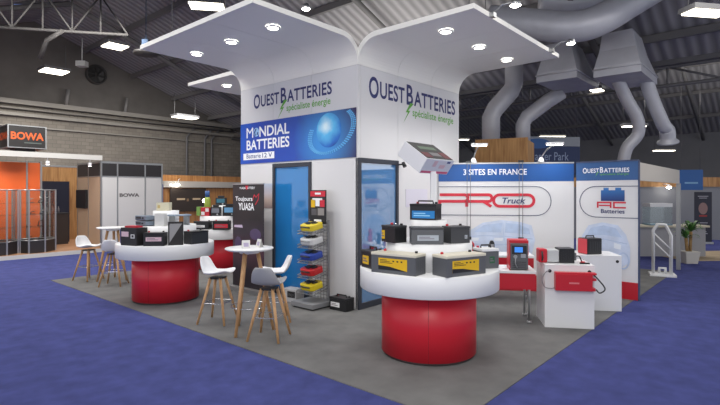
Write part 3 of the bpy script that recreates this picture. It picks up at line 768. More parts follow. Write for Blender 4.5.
battery((1.365, 5.32, Z1), R(15), .2, .2, .21, 'white topped battery with black handle at the right counter rim', GREYB, WHITE, mat('green_label', (40, 92, 60), .5), (.45, .3, .75, .7), group=GB, handle=True)
battery((.685, 5.075, Z2), R(2), .325, .17, .175, 'grey battery with silver label in the middle of the second tier', GREYB, GREYD, SILV, (.18, .25, .85, .62), group=GB, term=False)
battery((.365, 5.26, Z2), R(-56), .23, .16, .18, 'black battery with yellow end label left on the second tier', BLACKP, DARK, YEL, (.02, .2, .25, .8), group=GB)
battery((1.015, 5.19, Z2), R(24), .235, .17, .175, 'charcoal battery at the right of the second tier', GREYD, GREYD, SILV, (.72, .3, .86, .55), group=GB)
battery((.725, 5.41, Z3), R(-28), .3, .18, .175, 'black battery with bright blue label on top of the counter', BLACKP, BLACKP, LBLUE, (.08, .12, .95, .66), group=GB, handle=True)
# tilted display box on a pole behind the top battery
po = Vector((.86, 5.76, Z2))
K = thing('display_console', 'tilted white display box with dark top on a white pole', 'display', po, 0)
m = MB(); m.box(-.03, .03, -.03, .03, 0, .775); m.cyl((0, 0, 0), (0, 0, .012), .07, .07, 24); m.build('pole', WHITE, K, bevel=.003)
Ap = at(405, 141, 5.75); e1 = Vector((EU[0], EU[1], 0))*.6; e2 = Vector((-EV[0], -EV[1], 0))*.31+Vector((0, 0, -.22)); e3 = e2.cross(e1).normalized()*-.195
if e3.z > 0: e3 = -e3
m = MB(); Q = [Ap+x*e1+y*e2+z*e3-po for z in (0, 1) for y in (0, 1) for x in (0, 1)]
m.add(Q, [(0,2,3,1),(4,5,7,6),(0,1,5,4),(2,6,7,3),(0,4,6,2),(1,3,7,5)]); m.build('housing', mat('console_white', (214, 215, 220), .4), K, bevel=.006)
def quadM(o, X, Y):
    M = Matrix.Identity(4); N = X.cross(Y).normalized()
    for i in range(3): M[i][0] = X[i]; M[i][1] = Y[i]; M[i][2] = N[i]; M[i][3] = o[i]
    return M
MT = quadM(Ap-po, e1, e2)
zs = -1 if (MT.col[2].xyz.dot(e3) > 0) else 1
m = MB(); m.box(.02, .98, .03, .97, min(.001*zs, .003*zs), max(.001*zs, .003*zs), 0, MT)
m.box(.2, .8, .25, .42, min(.003*zs, .0045*zs), max(.003*zs, .0045*zs), 1, MT); m.box(.05, .3, .62, .9, min(.003*zs, .0045*zs), max(.003*zs, .0045*zs), 2, MT); m.box(.72, .97, .55, .9, min(.003*zs, .0045*zs), max(.003*zs, .0045*zs), 2, MT)
m.box(.34, .68, .6, .8, min(.003*zs, .0045*zs), max(.003*zs, .0045*zs), 3, MT)
m.build('picture_panel', [mat('dark_print', (38, 37, 39), .7), mat('green_grey_print', (84, 104, 86), .7), mat('maroon_print', (96, 36, 44), .7), mat('grey_print', (92, 90, 94), .5)], K)
MFc = quadM(Ap-po+e2, e1, e3); zs = -1 if (MFc.col[2].xyz.dot(e2) < 0) else 1
def bb(m, x0, x1, y0, y1, mi, h0=.001, h1=.003): m.box(x0, x1, y0, y1, min(h0*zs, h1*zs), max(h0*zs, h1*zs), mi, MFc)
m = MB(); bb(m, .0, 1, .0, 1, 0); bb(m, .02, .98, .82, .97, 1, .003, .0045); bb(m, .3, .42, .1, .5, 2, .003, .0045); bb(m, .76, .88, .08, .22, 3, .003, .0045); bb(m, .55, .75, .35, .6, 2, .003, .0045)
m.build('front_print', [mat('pale_print', (206, 212, 226), .5), mat('magenta_print', (206, 88, 130), .5), mat('rose_print', (206, 180, 196), .5), INK], K)

# ---------------------------------------------------------------- left counter goods
GL_ = 'goods on the counter left of the bar table'
def carton(loc, rot, w, d, h, label, mats, prints=(), group=None, name='carton', cat='box'):
    t = thing(name, label, cat, loc, rot, group)
    m = MB(); m.box(-w/2, w/2, -d/2, d/2, 0, h); m.build('box', mats, t, bevel=.004)
    M = frame((-w/2, -d/2, 0), (1, 0, 0))
    if prints:
        mm = []; m = MB()
        for (x0, z0, x1, z1, mt) in prints:
            if mt not in mm: mm.append(mt)
            m.prism([(x0*w, z0*h), (x1*w, z0*h), (x1*w, z1*h), (x0*w, z1*h)], .0005, .002, mm.index(mt), M)
        m.build('front_print', mm, t)
    m = MB(); m.box(-w/2+.004, w/2-.004, -d*.04, d*.04, h, h+.0015); m.box(-w/2+.01, w/2-.01, -.001, .001, h+.0015, h+.002); m.build('flap_seam', mat('tape', (150, 148, 146), .4), t)
    return t
NAVB = mat('navy_box', (38, 52, 110), .5); BLKB = mat('black_carton', (32, 30, 32), .55); WBOX = mat('white_carton', (216, 216, 214), .55); CRB = mat('cream_carton', (208, 202, 176), .55)
carton((-3.77, 7.84, Z1), R(-60), .16, .12, .22, 'navy blue box at the left end of the left counter', NAVB, group=GL_)
t = carton((-3.468, 7.528, Z1), R(-24), .33, .21, .27, 'tall black carton with pink label and white symbol, red top', BLKB, ((.05, .5, .5, .78, PINK), (.64, .42, .88, .64, WLAB), (.69, .46, .83, .6, BLKB)), GL_)
m = MB(); m.box(-.12, .1, -.07, .07, .272, .295); m.build('red_lid', REDP, t)
battery((-3.11, 7.45, Z1), R(5), .3, .175, .2, 'black battery with wide pink label and a maroon band', BLACKP, BLACKP, PINK, (.12, .42, .88, .78), group=GL_)
t = thing('display_stand', 'black upright board with grey triangle on left counter', 'display', (-2.82, 7.5, Z1), R(22), GL_)
m = MB(); m.box(-.11, .11, -.01, .01, 0, .36); m.box(-.11, .11, .01, .08, 0, .02); m.build('board', BLKB, t, bevel=.003)
m = MB(); m.prism([(-.09, .04), (.09, .33), (-.085, .33), (-.09, .3)], .0105, .0125, 0, frame((0, 0, 0), (1, 0, 0))); m.build('triangle_print', mat('grey_triangle', (150, 150, 152), .5), t)
battery((-2.6, 7.78, Z1), R(58), .33, .18, .2, 'plain black battery at the right end of the left counter', DARK, BLACKP, None, group=GL_)
DEV = mat('blue_grey_device', (120, 132, 146), .4)
for k, (z, lb) in enumerate(((Z2, 'lower blue grey device of the stack on the left counter'), (Z2+.085, 'upper blue grey device of the stack on the left counter'))):
    t = thing('charger_unit', lb, 'charger', (-3.4, 7.79, z), R(-38+3*k), GL_)
    m = MB(); m.box(-.15, .15, -.1, .1, .008, .075); m.build('body', DEV, t, bevel=.008)
    m = MB(); m.box(-.12, .02, -.1035, -.1005, .025, .06); m.build('display', DARK, t)
    m = MB(); m.cyl((.08, -.1, .042), (.08, -.115, .042), .014, .014, 12); m.build('knob', BLACKP, t)
    m = MB(); m.box(-.14, .14, -.09, .09, 0, .008); m.build('feet', BLACKP, t)
carton((-3.14, 7.72, Z2), R(3), .15, .12, .2, 'white upright carton on the left counter second tier', WBOX, group=GL_)
carton((-3.22, 8.06, Z3), R(5), .2, .16, .13, 'cream carton topmost on the left counter', CRB, ((.1, .3, .3, .7, mat('ochre_print', (190, 168, 110), .5)),), GL_)
t = thing('glass_tray', 'long flat glass topped tray on the left counter', 'tray', (-2.9, 7.87, Z2), R(54), GL_)
m = MB(); m.box(-.16, .16, -.09, .09, .15, .175); m.build('top', mat('pale_glass_top', (150, 166, 184), .2), t, bevel=.004)
for x in (-.13, .13):
    m = MB(); m.box(x-.01, x+.01, -.07, .07, 0, .15); m.build('leg', ALU, t)

# ---------------------------------------------------------------- far counter goods
GF = 'goods on the farthest counter'
battery((-3.0, 10.64, Z1), R(4), .36, .18, .19, 'black battery with red label on the farthest counter', BLACKP, BLACKP, REDL, (.12, .25, .9, .75), group=GF, term=True)
battery((-3.43, 10.7, Z1), R(-8), .34, .18, .18, 'black battery with small white labels beside the red labelled one', BLACKP, DARK, WLAB, (.15, .3, .75, .62), group=GF)
carton((-3.44, 10.98, Z2), R(-10), .2, .14, .19, 'red and white box on the farthest counter', REDP, ((.05, .1, .45, .5, WLAB), (.55, .5, .95, .9, WLAB)), GF)
carton((-3.62, 11.12, Z2), R(-40), .14, .12, .2, 'green box beside the red and white box', mat('green_carton', (110, 150, 70), .5), group=GF)
def monitor(loc, rot, w, h, label, scr):
    t = thing('battery_tester', label, 'tester', loc, rot, GF)
    m = MB(); m.box(-w/2, w/2, -.05, .05, 0, h); m.box(-w*.3, w*.3, -.03, .03, h, h+.05); m.build('case', BLACKP, t, bevel=.012)
    m = MB(); m.box(-w*.38, w*.38, -.053, -.0505, h*.35, h*.85); m.build('screen', scr, t)
    m = MB(); m.cyl((w*.2, -.05, h*.18), (w*.2, -.065, h*.18), .018, .018, 12); m.build('knob', ALU, t)
    return t
SC2 = mat('dark_teal_screen', (50, 110, 130), .3)
monitor((-3.22, 10.96, Z2), R(0), .22, .2, 'black tester with grey screen left of the blue screen one', mat('grey_screen', (120, 124, 134), .3))
monitor((-2.93, 10.98, Z2), R(14), .28, .22, 'black tester with light blue screen on the farthest counter', mat('light_blue_screen', (110, 170, 215), .3))
monitor((-3.2, 11.3, Z3), R(0), .24, .17, 'tester with teal screen topmost on the farthest counter', SC2)
t = thing('spray_bottle', 'tall green bottle with blue cap on the farthest counter', 'bottle', (-3.52, 11.3, Z2), 0, GF)
m = MB(); m.lathe([(0, 0), (.07, 0), (.07, .36), (.045, .42), (0, .42)], 20); m.build('body', mat('lime_bottle', (150, 170, 70), .4), t)
m = MB(); m.lathe([(0, .42), (.05, .42), (.05, .56), (0, .56)], 20); m.build('cap', mat('blue_cap', (50, 90, 150), .4), t)
SP = mat('small_lamp_glow', (255, 250, 240), .5, emit=8)
for x, y, lb in ((-3.62, 11.42, 'small bright lamp left on the farthest counter'), (-2.82, 11.32, 'small bright lamp right on the farthest counter')):
    t = thing('clip_lamp', lb, 'lamp', (x, y, Z2), 0, GF)
    m = MB(); m.tube([(0, 0, 0), (0, 0, .3)], .01, 8); m.cyl((0, 0, 0), (0, 0, .01), .05, .05, 16); m.build('stem', ALU, t)
    m = MB(); m.lathe([(0, -.05), (.035, -.035), (.05, 0), (.035, .035), (0, .05)], 16, 0, Matrix.Translation((0, -.02, .33))); m.build('lamp', SP, t)

# ---------------------------------------------------------------- bar tables and stools
def bar_table(loc, rot, label):
    t = thing('bar_table', label, 'table', loc, rot)
    m = MB(); m.lathe([(0, 1.02), (.27, 1.02), (.3, 1.035), (.3, 1.045), (.295, 1.05), (0, 1.05)], 56); m.build('tabletop', WHITE, t)
    m = MB(); m.cyl((0, 0, .98), (0, 0, 1.02), .12, .14, 24); m.build('bracket', WHITE, t)
    for k in range(3):
        a = R(90+120*k); m = MB()
        m.tube([(.1*math.cos(a), .1*math.sin(a), 1.0), (.3*math.cos(a), .3*math.sin(a), 0)], [.026, .019], 14); m.build('leg', BEECH, t)
    m = MB(); m.tube([(.225*math.cos(R(10*k)), .225*math.sin(R(10*k)), .32) for k in range(36)], .007, 8, closed=True); m.build('foot_ring', CHROME, t)
    return t
bar_table((-1.395, 6.18, 0), R(160), 'white round bar table on beech legs before the tower')
bar_table((-4.93, 9.78, 0), R(20), 'white round bar table beside the far left stools')
for x, y, r_, lb in ((-1.42, 6.1, 20, 'white folded leaflet standing left on the near bar table'), (-1.28, 6.24, -50, 'white folded leaflet standing right on the near bar table')):
    t = thing('leaflet', lb, 'leaflet', (x, y, 1.0505), R(r_), 'leaflets on the near bar table')
    m = MB(); m.add([(-.05, -.03, 0), (.05, -.03, 0), (.05, 0, .1), (-.05, 0, .1), (-.05, .03, 0), (.05, .03, 0), (-.05, -.028, 0), (.05, -.028, 0), (.05, 0, .097), (-.05, 0, .097), (-.05, .028, 0), (.05, .028, 0)],
        [(0,1,2,3), (3,2,5,4), (7,6,9,8), (8,9,10,11), (0,6,7,1), (4,5,11,10)]); m.build('sheet', WBOX, t)
    m = MB(); m.add([(-.03, -.0245, .02), (.03, -.0245, .02), (.03, -.0105, .068), (-.03, -.0105, .068)], [(0,1,2,3)]); m.build('print', mat('leaflet_print', (170, 160, 190), .5), t)

def stool(loc, rot, label, shell):
    """scandinavian bar stool: local front is -y"""
    t = thing('bar_stool', label, 'stool', loc, rot)
    # moulded shell: rows from front lip over the seat and up the low back
    prof = [(-.2, .66), (-.175, .675), (-.09, .652), (.01, .634), (.1, .638), (.165, .672), (.205, .735), (.232, .81), (.25, .875)]
    wid = [.13, .17, .188, .195, .193, .185, .17, .15, .1]
    nx = 8; vs = []; fs = []
    for (y, z), w in zip(prof, wid):
        for i in range(nx+1):
            u = i/nx*2-1; lift = .035*abs(u)**2.5 if y < .15 else 0; back = -.05*abs(u)**2 if y > .12 else 0
            vs.append((u*w, y+back, z+lift))
    for j in range(len(prof)-1):
        for i in range(nx): fs.append((j*(nx+1)+i, j*(nx+1)+i+1, (j+1)*(nx+1)+i+1, (j+1)*(nx+1)+i))
    m = MB(); m.add(vs, fs, 0, None, True); o = m.build('seat_shell', shell, t)
    md = o.modifiers.new('solid', 'SOLIDIFY'); md.thickness = .022; md.offset = -1
    md = o.modifiers.new('sub', 'SUBSURF'); md.levels = 2; md.render_levels = 2
    m = MB(); m.box(-.09, .09, -.09, .09, .583, .606); m.build('seat_bracket', BLACKP, t, bevel=.006)
    for sx in (-1, 1):
        for sy in (-1, 1):
            m = MB(); m.tube([(sx*.07, sy*.07, .6), (sx*.195, sy*.195, 0)], [.021, .014], 12); m.build('leg', BEECH, t)
    rr_ = .126; pts = []
    for cx_, cy_, a0 in ((rr_, rr_, 0), (-rr_, rr_, 90), (-rr_, -rr_, 180), (rr_, -rr_, 270)):
        for k in range(5):
            a = R(a0+k*22.5); pts.append((cx_+.018*math.cos(a), cy_+.018*math.sin(a), .27))
    m = MB(); m.tube(pts, .007, 8, closed=True); m.build('foot_ring', CHROME, t)
    return t
s0 = stool((-1.92, 6.62, 0), R(78), 'white bar stool left of the near bar table', SHELL)
dup(s0, (-1.17, 6.7, 0), R(-75), 'white bar stool behind the near bar table, before the blue glass door')
stool((-1.09, 5.88, 0), R(168), 'grey bar stool with its back to the camera, nearest of all', SHELLG)
dup(s0, (-5.42, 9.78, 0), R(70), 'white bar stool at the far left of the stand')
dup(s0, (-4.62, 9.2, 0), R(185), 'white bar stool beside the left counter, back to the camera')

# ---------------------------------------------------------------- roll-up banner, rack, boxes on the floor
YB = ramp_mat('dark_banner_print', (0, 0, .53, 0), [(0, (24, 22, 28)), (.25, (44, 38, 46)), (.45, (78, 54, 66)), (.6, (48, 42, 54)), (.75, (30, 28, 32)), (1, (38, 36, 40))], .45, .12)
t = thing('roll_up_banner', 'dark roll-up banner with white lettering beside the tower', 'banner', W(-.3, 2.74), TH-R(90))
m = MB(); m.box(-.02, .91, -.08, .08, 0, .08); m.build('base', ALU, t, bevel=.01)
m = MB(); m.box(0, .89, -.004, .004, .08, 1.88); m.build('sheet', YB, t)
m = MB(); m.box(0, .89, -.012, .012, 1.88, 1.9); m.tube([(.45, .03, .06), (.45, .03, 1.89)], .012, 8); m.build('frame', ALU, t)
FY = frame((0, -.004, 0), (1, 0, 0))
m = MB(); text(m, 'Toujours', .08, 1.57, .5, .1, FY, 0, .02); m.build('lettering', WPR, t)
m = MB(); text(m, 'YUASA', .17, 1.43, .46, .13, FY, 0, .025); m.build('lettering', WPR, t)
m = MB(); text(m, 'YUASA BATTERY', .2, 1.8, .45, .04, FY, 0, .015)
m.build('header_lettering', WPR, t)
m = MB(); m.ribbon([(.58, 1.6), (.63, 1.7), (.68, 1.66), (.76, 1.72), (.74, 1.62), (.66, 1.53)], .016, 0, .002, 0, FY); m.build('heart_print', REDPR, t)
m = MB(); m.prism([(.4, 1.79), (.43, 1.79), (.46, 1.86), (.37, 1.86)], 0, .0025, 0, FY); m.build('emblem_print', REDPR, t)
m = MB(); m.prism([(.3, .76), (.5, .76), (.52, .9), (.28, .9)], 0, .002, 0, FY); m.build('red_print', REDPR, t)
m = MB(); m.prism([(.04, 1.12), (.3, 1.12), (.28, 1.17), (.05, 1.16)], 0, .002, 0, FY); m.prism([(.33, .66), (.47, .66), (.47, .74), (.33, .74)], 0, .002, 0, FY); m.build('pale_print', mat('lilac_print', (196, 180, 206), .5), t)
m = MB(); m.prism(arcp(.16, .84, .1, .12, 0, 360, 14), 0, .0015, 0, FY); m.prism(arcp(.66, 1.02, .16, .1, 0, 360, 14), 0, .0015, 0, FY); m.build('dim_print', mat('violet_print', (84, 70, 104), .5), t)

t = thing('display_rack', 'grey wire display rack with tall red topped sign', 'rack', W(-.27, .68), TH-R(90))
RK = mat('rack_grey', (136, 137, 140), .4, .5)
m = MB(); m.box(-.24, .24, -.24, .2, .02, .09); m.build('base', mat('rack_base_grey', (126, 127, 130), .5), t, bevel=.008)
m = MB(); m.box(-.21, .21, -.21, .17, 0, .02); m.build('base_foot', BLACKP, t)
for sx in (-1, 1):
    m = MB(); m.box(sx*.2-.012, sx*.2+.012, .12, .15, .09, 1.32); m.build('post', RK, t)
m = MB()
for k in range(24): z = .12+k*.05; m.tube([(-.2, .135, z), (.2, .135, z)], .004, 6)
for k in range(6): x = -.16+.064*k; m.tube([(x, .135, .1), (x, .135, 1.3)], .004, 6)
m.build('back_mesh', RK, t)
m = MB(); m.box(-.18, .18, .1, .112, 1.26, 1.78); sg = m.build('sign', BLACKP, t, bevel=.003)
MS = frame((-.18, .0995, 1.26), (1, 0, 0)); m = MB()
mm = [REDPR, YEL, mat('photo_grey', (140, 136, 134), .5), WPR, mat('photo_dark', (86, 84, 86), .5)]
m.prism([(.015, .42), (.345, .42), (.345, .505), (.015, .505)], 0, .002, 0, MS)
for (x, z, w, h, q) in ((.03, .25, .09, .12, 1), (.13, .27, .09, .09, 3), (.23, .26, .1, .11, 0), (.04, .13, .12, .1, 4), (.18, .13, .14, .11, 2), (.06, .36, .22, .035, 3), (.1, .03, .16, .035, 3)): m.prism([(x, z), (x+w, z), (x+w, z+h), (x, z+h)], 0, .002, q, MS)
m.prism([(.12, .45), (.25, .45), (.25, .48), (.12, .48)], .002, .0035, 3, MS)
m.build('sign_print', mm, sg)
zs_ = [.27, .50, .73, .96, 1.17]
for z in zs_:
    m = MB()
    for (a, b) in (((-.18, .12, z), (-.18, -.16, z-.06)), ((.18, .12, z), (.18, -.16, z-.06)), ((-.18, -.16, z-.06), (.18, -.16, z-.06)), ((-.18, -.16, z-.02), (.18, -.16, z-.02)), ((-.18, .12, z+.05), (-.18, -.16, z-.02)), ((.18, .12, z+.05), (.18, -.16, z-.02))): m.tube([a, b], .006, 6)
    for k in range(7): x = -.15+.05*k; m.tube([(x, .12, z), (x, -.16, z-.06)], .004, 6)
    m.build('wire_basket', RK, t)
cols = [('yellow', (214, 190, 30)), ('red', (190, 36, 40)), ('blue', (44, 70, 160)), ('white and grey', (205, 206, 208)), ('yellow', (218, 196, 50))]
for k, (z, (cn, c)) in enumerate(zip(zs_, cols)):
    lb = ('lowest yellow case in the wire rack', 'red case in the wire rack', 'blue case in the wire rack', 'white and grey case in the wire rack', 'topmost yellow case in the wire rack')[k]
    p = W(-.27, .68, z+.012)
    q = thing('booster_case', lb, 'case', p, TH-R(90), 'coloured cases in the wire rack')
    q.rotation_euler = (R(12), 0, TH-R(90))
    mc = mat('case_'+cn.replace(' ', '_')+str(k), c, .35)
    m = MB(); m.prism([(-.15, -.12), (-.1, -.15), (.1, -.15), (.15, -.12), (.16, .06), (.12, .1), (-.12, .1), (-.16, .06)], 0, .1); m.build('body', mc, q, bevel=.02, seg=3)
    m = MB()
    for x in (-.08, .08): m.prism(arcp(x, -.02, .045, .05, 0, 360, 12), .098, .106)
    m.box(-.03, .03, -.1, .06, .098, .11); m.build('black_inset', BLACKP, q)
    m = MB(); m.tube([(-.09, -.145, .06), (-.07, -.18, .075), (.07, -.18, .075), (.09, -.145, .06)], .011, 8); m.build('handle', DARK if k != 3 else ALU, q)
battery(W(-.14, .2), TH-R(90), .33, .18, .19, 'black battery with white label on the floor by the tower corner', BLACKP, BLACKP, WLAB, (.08, .3, .62, .72), handle=True)
carton(W(-.22, 1.2), TH-R(84), .3, .2, .2, 'grey box with black label on the floor before the blue glass door', mat('grey_carton', (170, 170, 172), .55), ((.4, .35, .95, .85, BLKB), (.5, .5, .85, .68, WLAB)))
# chair inside the tower
t = thing('cafe_chair', 'dark blue chair standing inside behind the blue glass door', 'chair', W(.55, 1.12), TH-R(120))
CB = mat('blue_chair_plastic', (26, 60, 120), .4)
m = MB(); m.box(-.21, .21, -.2, .2, .44, .465); m.build('seat', CB, t, bevel=.01)
m = MB(); m.add([(-.2, .19, .5), (.2, .19, .5), (.19, .27, .86), (-.19, .27, .86), (-.2, .21, .5), (.2, .21, .5), (.19, .29, .86), (-.19, .29, .86)], [(0,1,2,3), (7,6,5,4), (0,4,5,1), (1,5,6,2), (2,6,7,3), (3,7,4,0)]); m.build('backrest', CB, t, bevel=.008)
for sx in (-1, 1):
    for sy in (-1, 1):
        m = MB(); m.tube([(sx*.18, sy*.17, .445), (sx*.22, sy*.23, 0)], .013, 8); m.build('leg', CB, t)
    m = MB(); m.tube([(sx*.17, .19, .45), (sx*.18, .21, .6)], .012, 8); m.build('back_support', CB, t)

# ---------------------------------------------------------------- benches on the right
DB = Vector((.985, -.174, 0)).normalized(); NB = Vector((.174, .985, 0)).normalized(); AB = math.atan2(DB.y, DB.x)
def unit(fr, label, w=.6, d=.6, h=.815):
    """white box plinth; fr = front right floor corner"""
    o = Vector((*fr, 0))-DB*w
    t = thing('white_plinth', label, 'plinth', o, AB, 'white box plinths on the right')
    m = MB(); m.box(0, w, 0, d, 0, h-.02); m.build('body', WHITE, t, bevel=.003)
    m = MB(); m.box(-.004, w+.004, -.004, d+.004, h-.02, h); m.build('top', WHITE, t, bevel=.004)
    for x in (.06, w-.06):
        m = MB(); m.cyl((x, -.004, h-.085), (x, .0, h-.085), .022, .022, 16); m.build('cable_grommet', BLACKP, t)
    return o
u1 = unit((2.985, 6.24), 'white box plinth carrying a red charger on its front')
u2 = unit((3.83, 7.17), 'white box plinth farther right beside the logo panel')
def Lo(o, x, y, z): return o+DB*x+NB*y+Vector((0, 0, z))
# red wall charger with its cables
t = thing('mounted_charger', 'red charger hanging on the front of the white plinth', 'charger', Lo(u1, .33, -.006, .5), AB)
m = MB(); m.box(-.22, .22, -.11, 0, 0, .21); m.build('body', REDP, t, bevel=.006)
m = MB(); m.box(-.22, .27, -.1, -.004, .205, .23); m.box(.22, .27, -.09, -.004, .13, .16); m.box(.22, .26, -.09, -.004, .0, .04); m.build('flange', REDP, t, bevel=.004)
m = MB()
for k in range(8): m.box(-.2+.05*k, -.175+.05*k, -.07, -.03, .2305, .2325)
m.box(-.06, .06, -.112, -.1105, .09, .11); m.build('emblem', mat('pale_red', (214, 120, 124), .5), t)
m = MB(); m.tube(smoothp([Lo(u1, .545, -.016, .73), Lo(u1, .59, -.05, .69), Lo(u1, .68, -.08, .58), Lo(u1, .70, -.08, .52), Lo(u1, .64, -.08, .48), Lo(u1, .603, -.06, .52)]), .009, 8)
tag(m.build('power_cable', CABLE), 'black cable looping right of the red charger', 'cable')
m = MB(); m.tube(smoothp([Lo(u1, .05, -.013, .735), Lo(u1, .0, -.05, .72), Lo(u1, -.045, -.07, .64), Lo(u1, -.02, -.08, .54), Lo(u1, .06, -.08, .52), Lo(u1, .115, -.06, .53)]), .006, 8)
tag(m.build('power_cable', mat('grey_cable', (130, 130, 134), .5)), 'grey cable looping left of the red charger', 'cable')
# long welding style unit on plinth 1
t = thing('starter_unit', 'grey and black starter with red end on the front plinth', 'charger', Lo(u1, .2, .24, .816), AB+R(4))
m = MB(); m.box(-.15, .0, -.1, .1, .01, .17); m.build('grey_body', mat('light_grey_body', (186, 188, 190), .4), t, bevel=.01)
m = MB(); m.box(-.25, -.15, -.095, .095, 0, .18); m.build('red_end', REDP, t, bevel=.015)
m = MB(); m.tube([(-.22, -.1, .03), (-.22, -.13, .07), (-.22, -.1, .15)], .012, 8); m.build('handle', BLACKP, t)
m = MB(); m.box(.0, .19, -.11, .11, 0, .19)
for k in range(6): m.box(.01+.03*k, .022+.03*k, -.114, -.11, .03, .16)
m.build('black_body', BLACKP, t, bevel=.008)
m = MB(); m.box(.19, .23, -.06, .06, .03, .13); m.build('end_cap', mat('mid_grey_cap', (110, 112, 116), .4), t, bevel=.006)
m = MB(); m.tube(smoothp([Lo(u1, .43, .22, .9), Lo(u1, .47, .2, .9), Lo(u1, .5, .18, .83), Lo(u1, .53, .14, .826)]), .008, 8)
tag(m.build('jumper_cable', CABLE), 'short cable lying between starter and black clamp', 'cable')
t = thing('battery_clamp', 'black clamp lying on the front plinth', 'clamp', Lo(u1, .51, .1, .816), AB)
m = MB(); m.box(-.06, .06, -.02, .02, 0, .018); m.build('jaw', BLACKP, t, bevel=.004)
m = MB(); m.box(-.05, .0, -.012, .012, .019, .032); m.build('grip', REDP, t, bevel=.003)
# red and black unit on plinth 2
t = thing('booster_unit', 'red and black booster on the rear white plinth', 'charger', Lo(u2, .22, .2, .816), AB+R(24))
m = MB(); m.box(-.13, .12, -.11, .11, 0, .24); m.build('body', BLACKP, t, bevel=.012)
m = MB(); m.box(-.139, -.131, -.1, .1, .01, .23); m.build('red_face', mat('soft_red', (214, 70, 80), .4), t, bevel=.003)
m = MB(); m.tube([(-.08, 0, .235), (-.07, 0, .27), (.06, 0, .27), (.07, 0, .235)], .01, 8); m.build('handle', BLACKP, t)
m = MB()
for k in range(5): m.box(-.09+.04*k, -.07+.04*k, -.113, -.1105, .05, .19)
m.build('vent', DARK, t)
# tables with red aprons
def bench(fr, w, d, h, label, apron=.15):
    o = Vector((*fr, 0))-DB*w
    t = thing('apron_table', label, 'table', o, AB, 'white tables with red aprons')
    m = MB(); m.box(0, w, 0, d, h-.035, h); m.build('tabletop', WHITE, t, bevel=.003)
    m = MB(); m.box(.02, w-.01, .01, .025, h-.035-apron, h-.036); m.build('apron', REDP, t)
    for x in (.06, w-.08):
        for y in (.07, d-.07):
            m = MB(); m.tube([(x, y, .03), (x, y, h-.036)], .016, 10); m.cyl((x, y, 0), (x, y, .03), .03, .03, 14); m.build('leg', ALU, t)
    return o
t1 = bench((2.33, 6.47), .95, .55, .7, 'front white table with red apron beside the white plinth', .21)
t2 = bench((2.75, 7.72), 1.3, .5, .74, 'rear white table with red apron by the printed wall', .16)
t = thing('battery_charger', 'red and grey charger with blue screen on front table', 'charger', Lo(t1, .74, .2, .701), AB)
m = MB(); m.box(-.115, .115, -.14, .14, .012, .36); m.build('body', mat('charger_grey', (92, 94, 98), .45), t, bevel=.01)
m = MB(); m.box(-.128, -.1155, -.145, .145, 0, .37); m.box(.1155, .122, -.1, .145, .0, .37); m.box(-.128, .122, -.125, .145, .361, .4); m.build('red_shell', REDP, t, bevel=.008)
m = MB(); m.box(-.06, .045, -.144, -.141, .24, .31); m.build('screen', SCREEN, t)
m = MB(); m.box(-.095, .095, -.1435, -.1405, .215, .33); m.build('screen_bezel', BLACKP, t)
m = MB(); m.cyl((-.05, -.14, .18), (-.05, -.17, .18), .025, .02, 16); m.box(.02, .08, -.16, -.14, .17, .22); m.tube([(-.05, -.165, .18), (-.055, -.17, .1), (-.03, -.165, .04)], .007, 6); m.build('knob', ALU, t)
m = MB()
for k in range(4): m.box(-.09, .09, -.1425, -.1405, .03+.025*k, .04+.025*k)
m.build('vent', DARK, t)
def gauge(loc, label, c, w=.11, h=.2):
    t = thing('hand_tester', label, 'tester', loc, AB, 'devices on the rear table')
    m = MB(); m.prism([(-w/2, 0), (w/2, 0), (w/2*.9, h*.8), (w*.25, h), (-w*.25, h), (-w/2*.9, h*.8)], -.03, .03, 0, frame((0, 0, 0), (1, 0, 0))); m.build('body', c, t, bevel=.008)
    m = MB(); m.box(-w*.3, w*.3, -.034, -.031, h*.45, h*.75); m.build('display', DARK if c is not BLACKP else ALU, t)
    m = MB(); m.tube([(0, -.03, h*.3), (0, -.06, h*.2), (.01, -.05, .012)], .008, 6); m.build('lead', CABLE, t)
gauge(Lo(t2, .32, .16, .741), 'red device on the rear table beside the round counter', REDP, .14, .2)
gauge(Lo(t2, .66, .14, .741), 'black device on the rear table behind the blue screen charger', BLACKP, .09, .22)
gauge(Lo(t2, 1.18, .14, .741), 'red device at the right end of the rear table', REDP, .1, .26)
# paired suspension cables in front of the printed wall
for x, lb in ((.53, 'pair of thin hanging cables left, beside the tower'), (1.43, 'pair of thin hanging cables behind the blue screen charger')):
    p = P.location+dw*x
    t = thing('hanging_cables', lb, 'cable', p, angW, 'thin cables before the printed wall')
    for dx in (-.025, .035):
        m = MB(); m.tube([(dx, -.03, .78), (dx, -.03, 2.3)], .0045, 6); m.build('cable', STEELM, t)
    m = MB(); m.box(-.04, .05, -.04, -.02, .9, .95); m.box(-.04, .05, -.05, -.01, 2.278, 2.31); m.build('clip', DARK, t)

# ---------------------------------------------------------------- the neighbouring stand on the left (dark header, orange showcases)
m = MB(); m.box(-12, 2.6, 10.35, 14.6, -.008, .1)
m.box(-12, 2.6, 10.335, 10.35, -.008, .1, 1)
struct(m.build('floor', [OAKF, mat('platform_edge', (200, 198, 194), .5)], loc=W(0, 0), rotz=TH), 'wooden platform of the neighbouring stand')
HB = mat('dark_header', (44, 42, 44), .5); BEIGE = mat('beige_panel', (176, 150, 126), .5); WP2 = mat('white_partition', (208, 206, 204), .5)
t = thing('partition_wall', 'white partition wall with black header and small lettering', 'exhibition wall', W(.39, 10.4, .1), TH)
def part(x0, x1, hd=True):
    m = MB(); m.box(x0+.02, x1-.02, 0, .04, 0, 2.1); m.build('panel', WP2, t)
    m = MB(); m.box(x0+.02, x1-.02, 0, .04, 2.13, 2.5); m.build('header', HB, t)
xs = [0, .46, 1.3, 1.85]
for i in range(3): part(xs[i], xs[i+1])
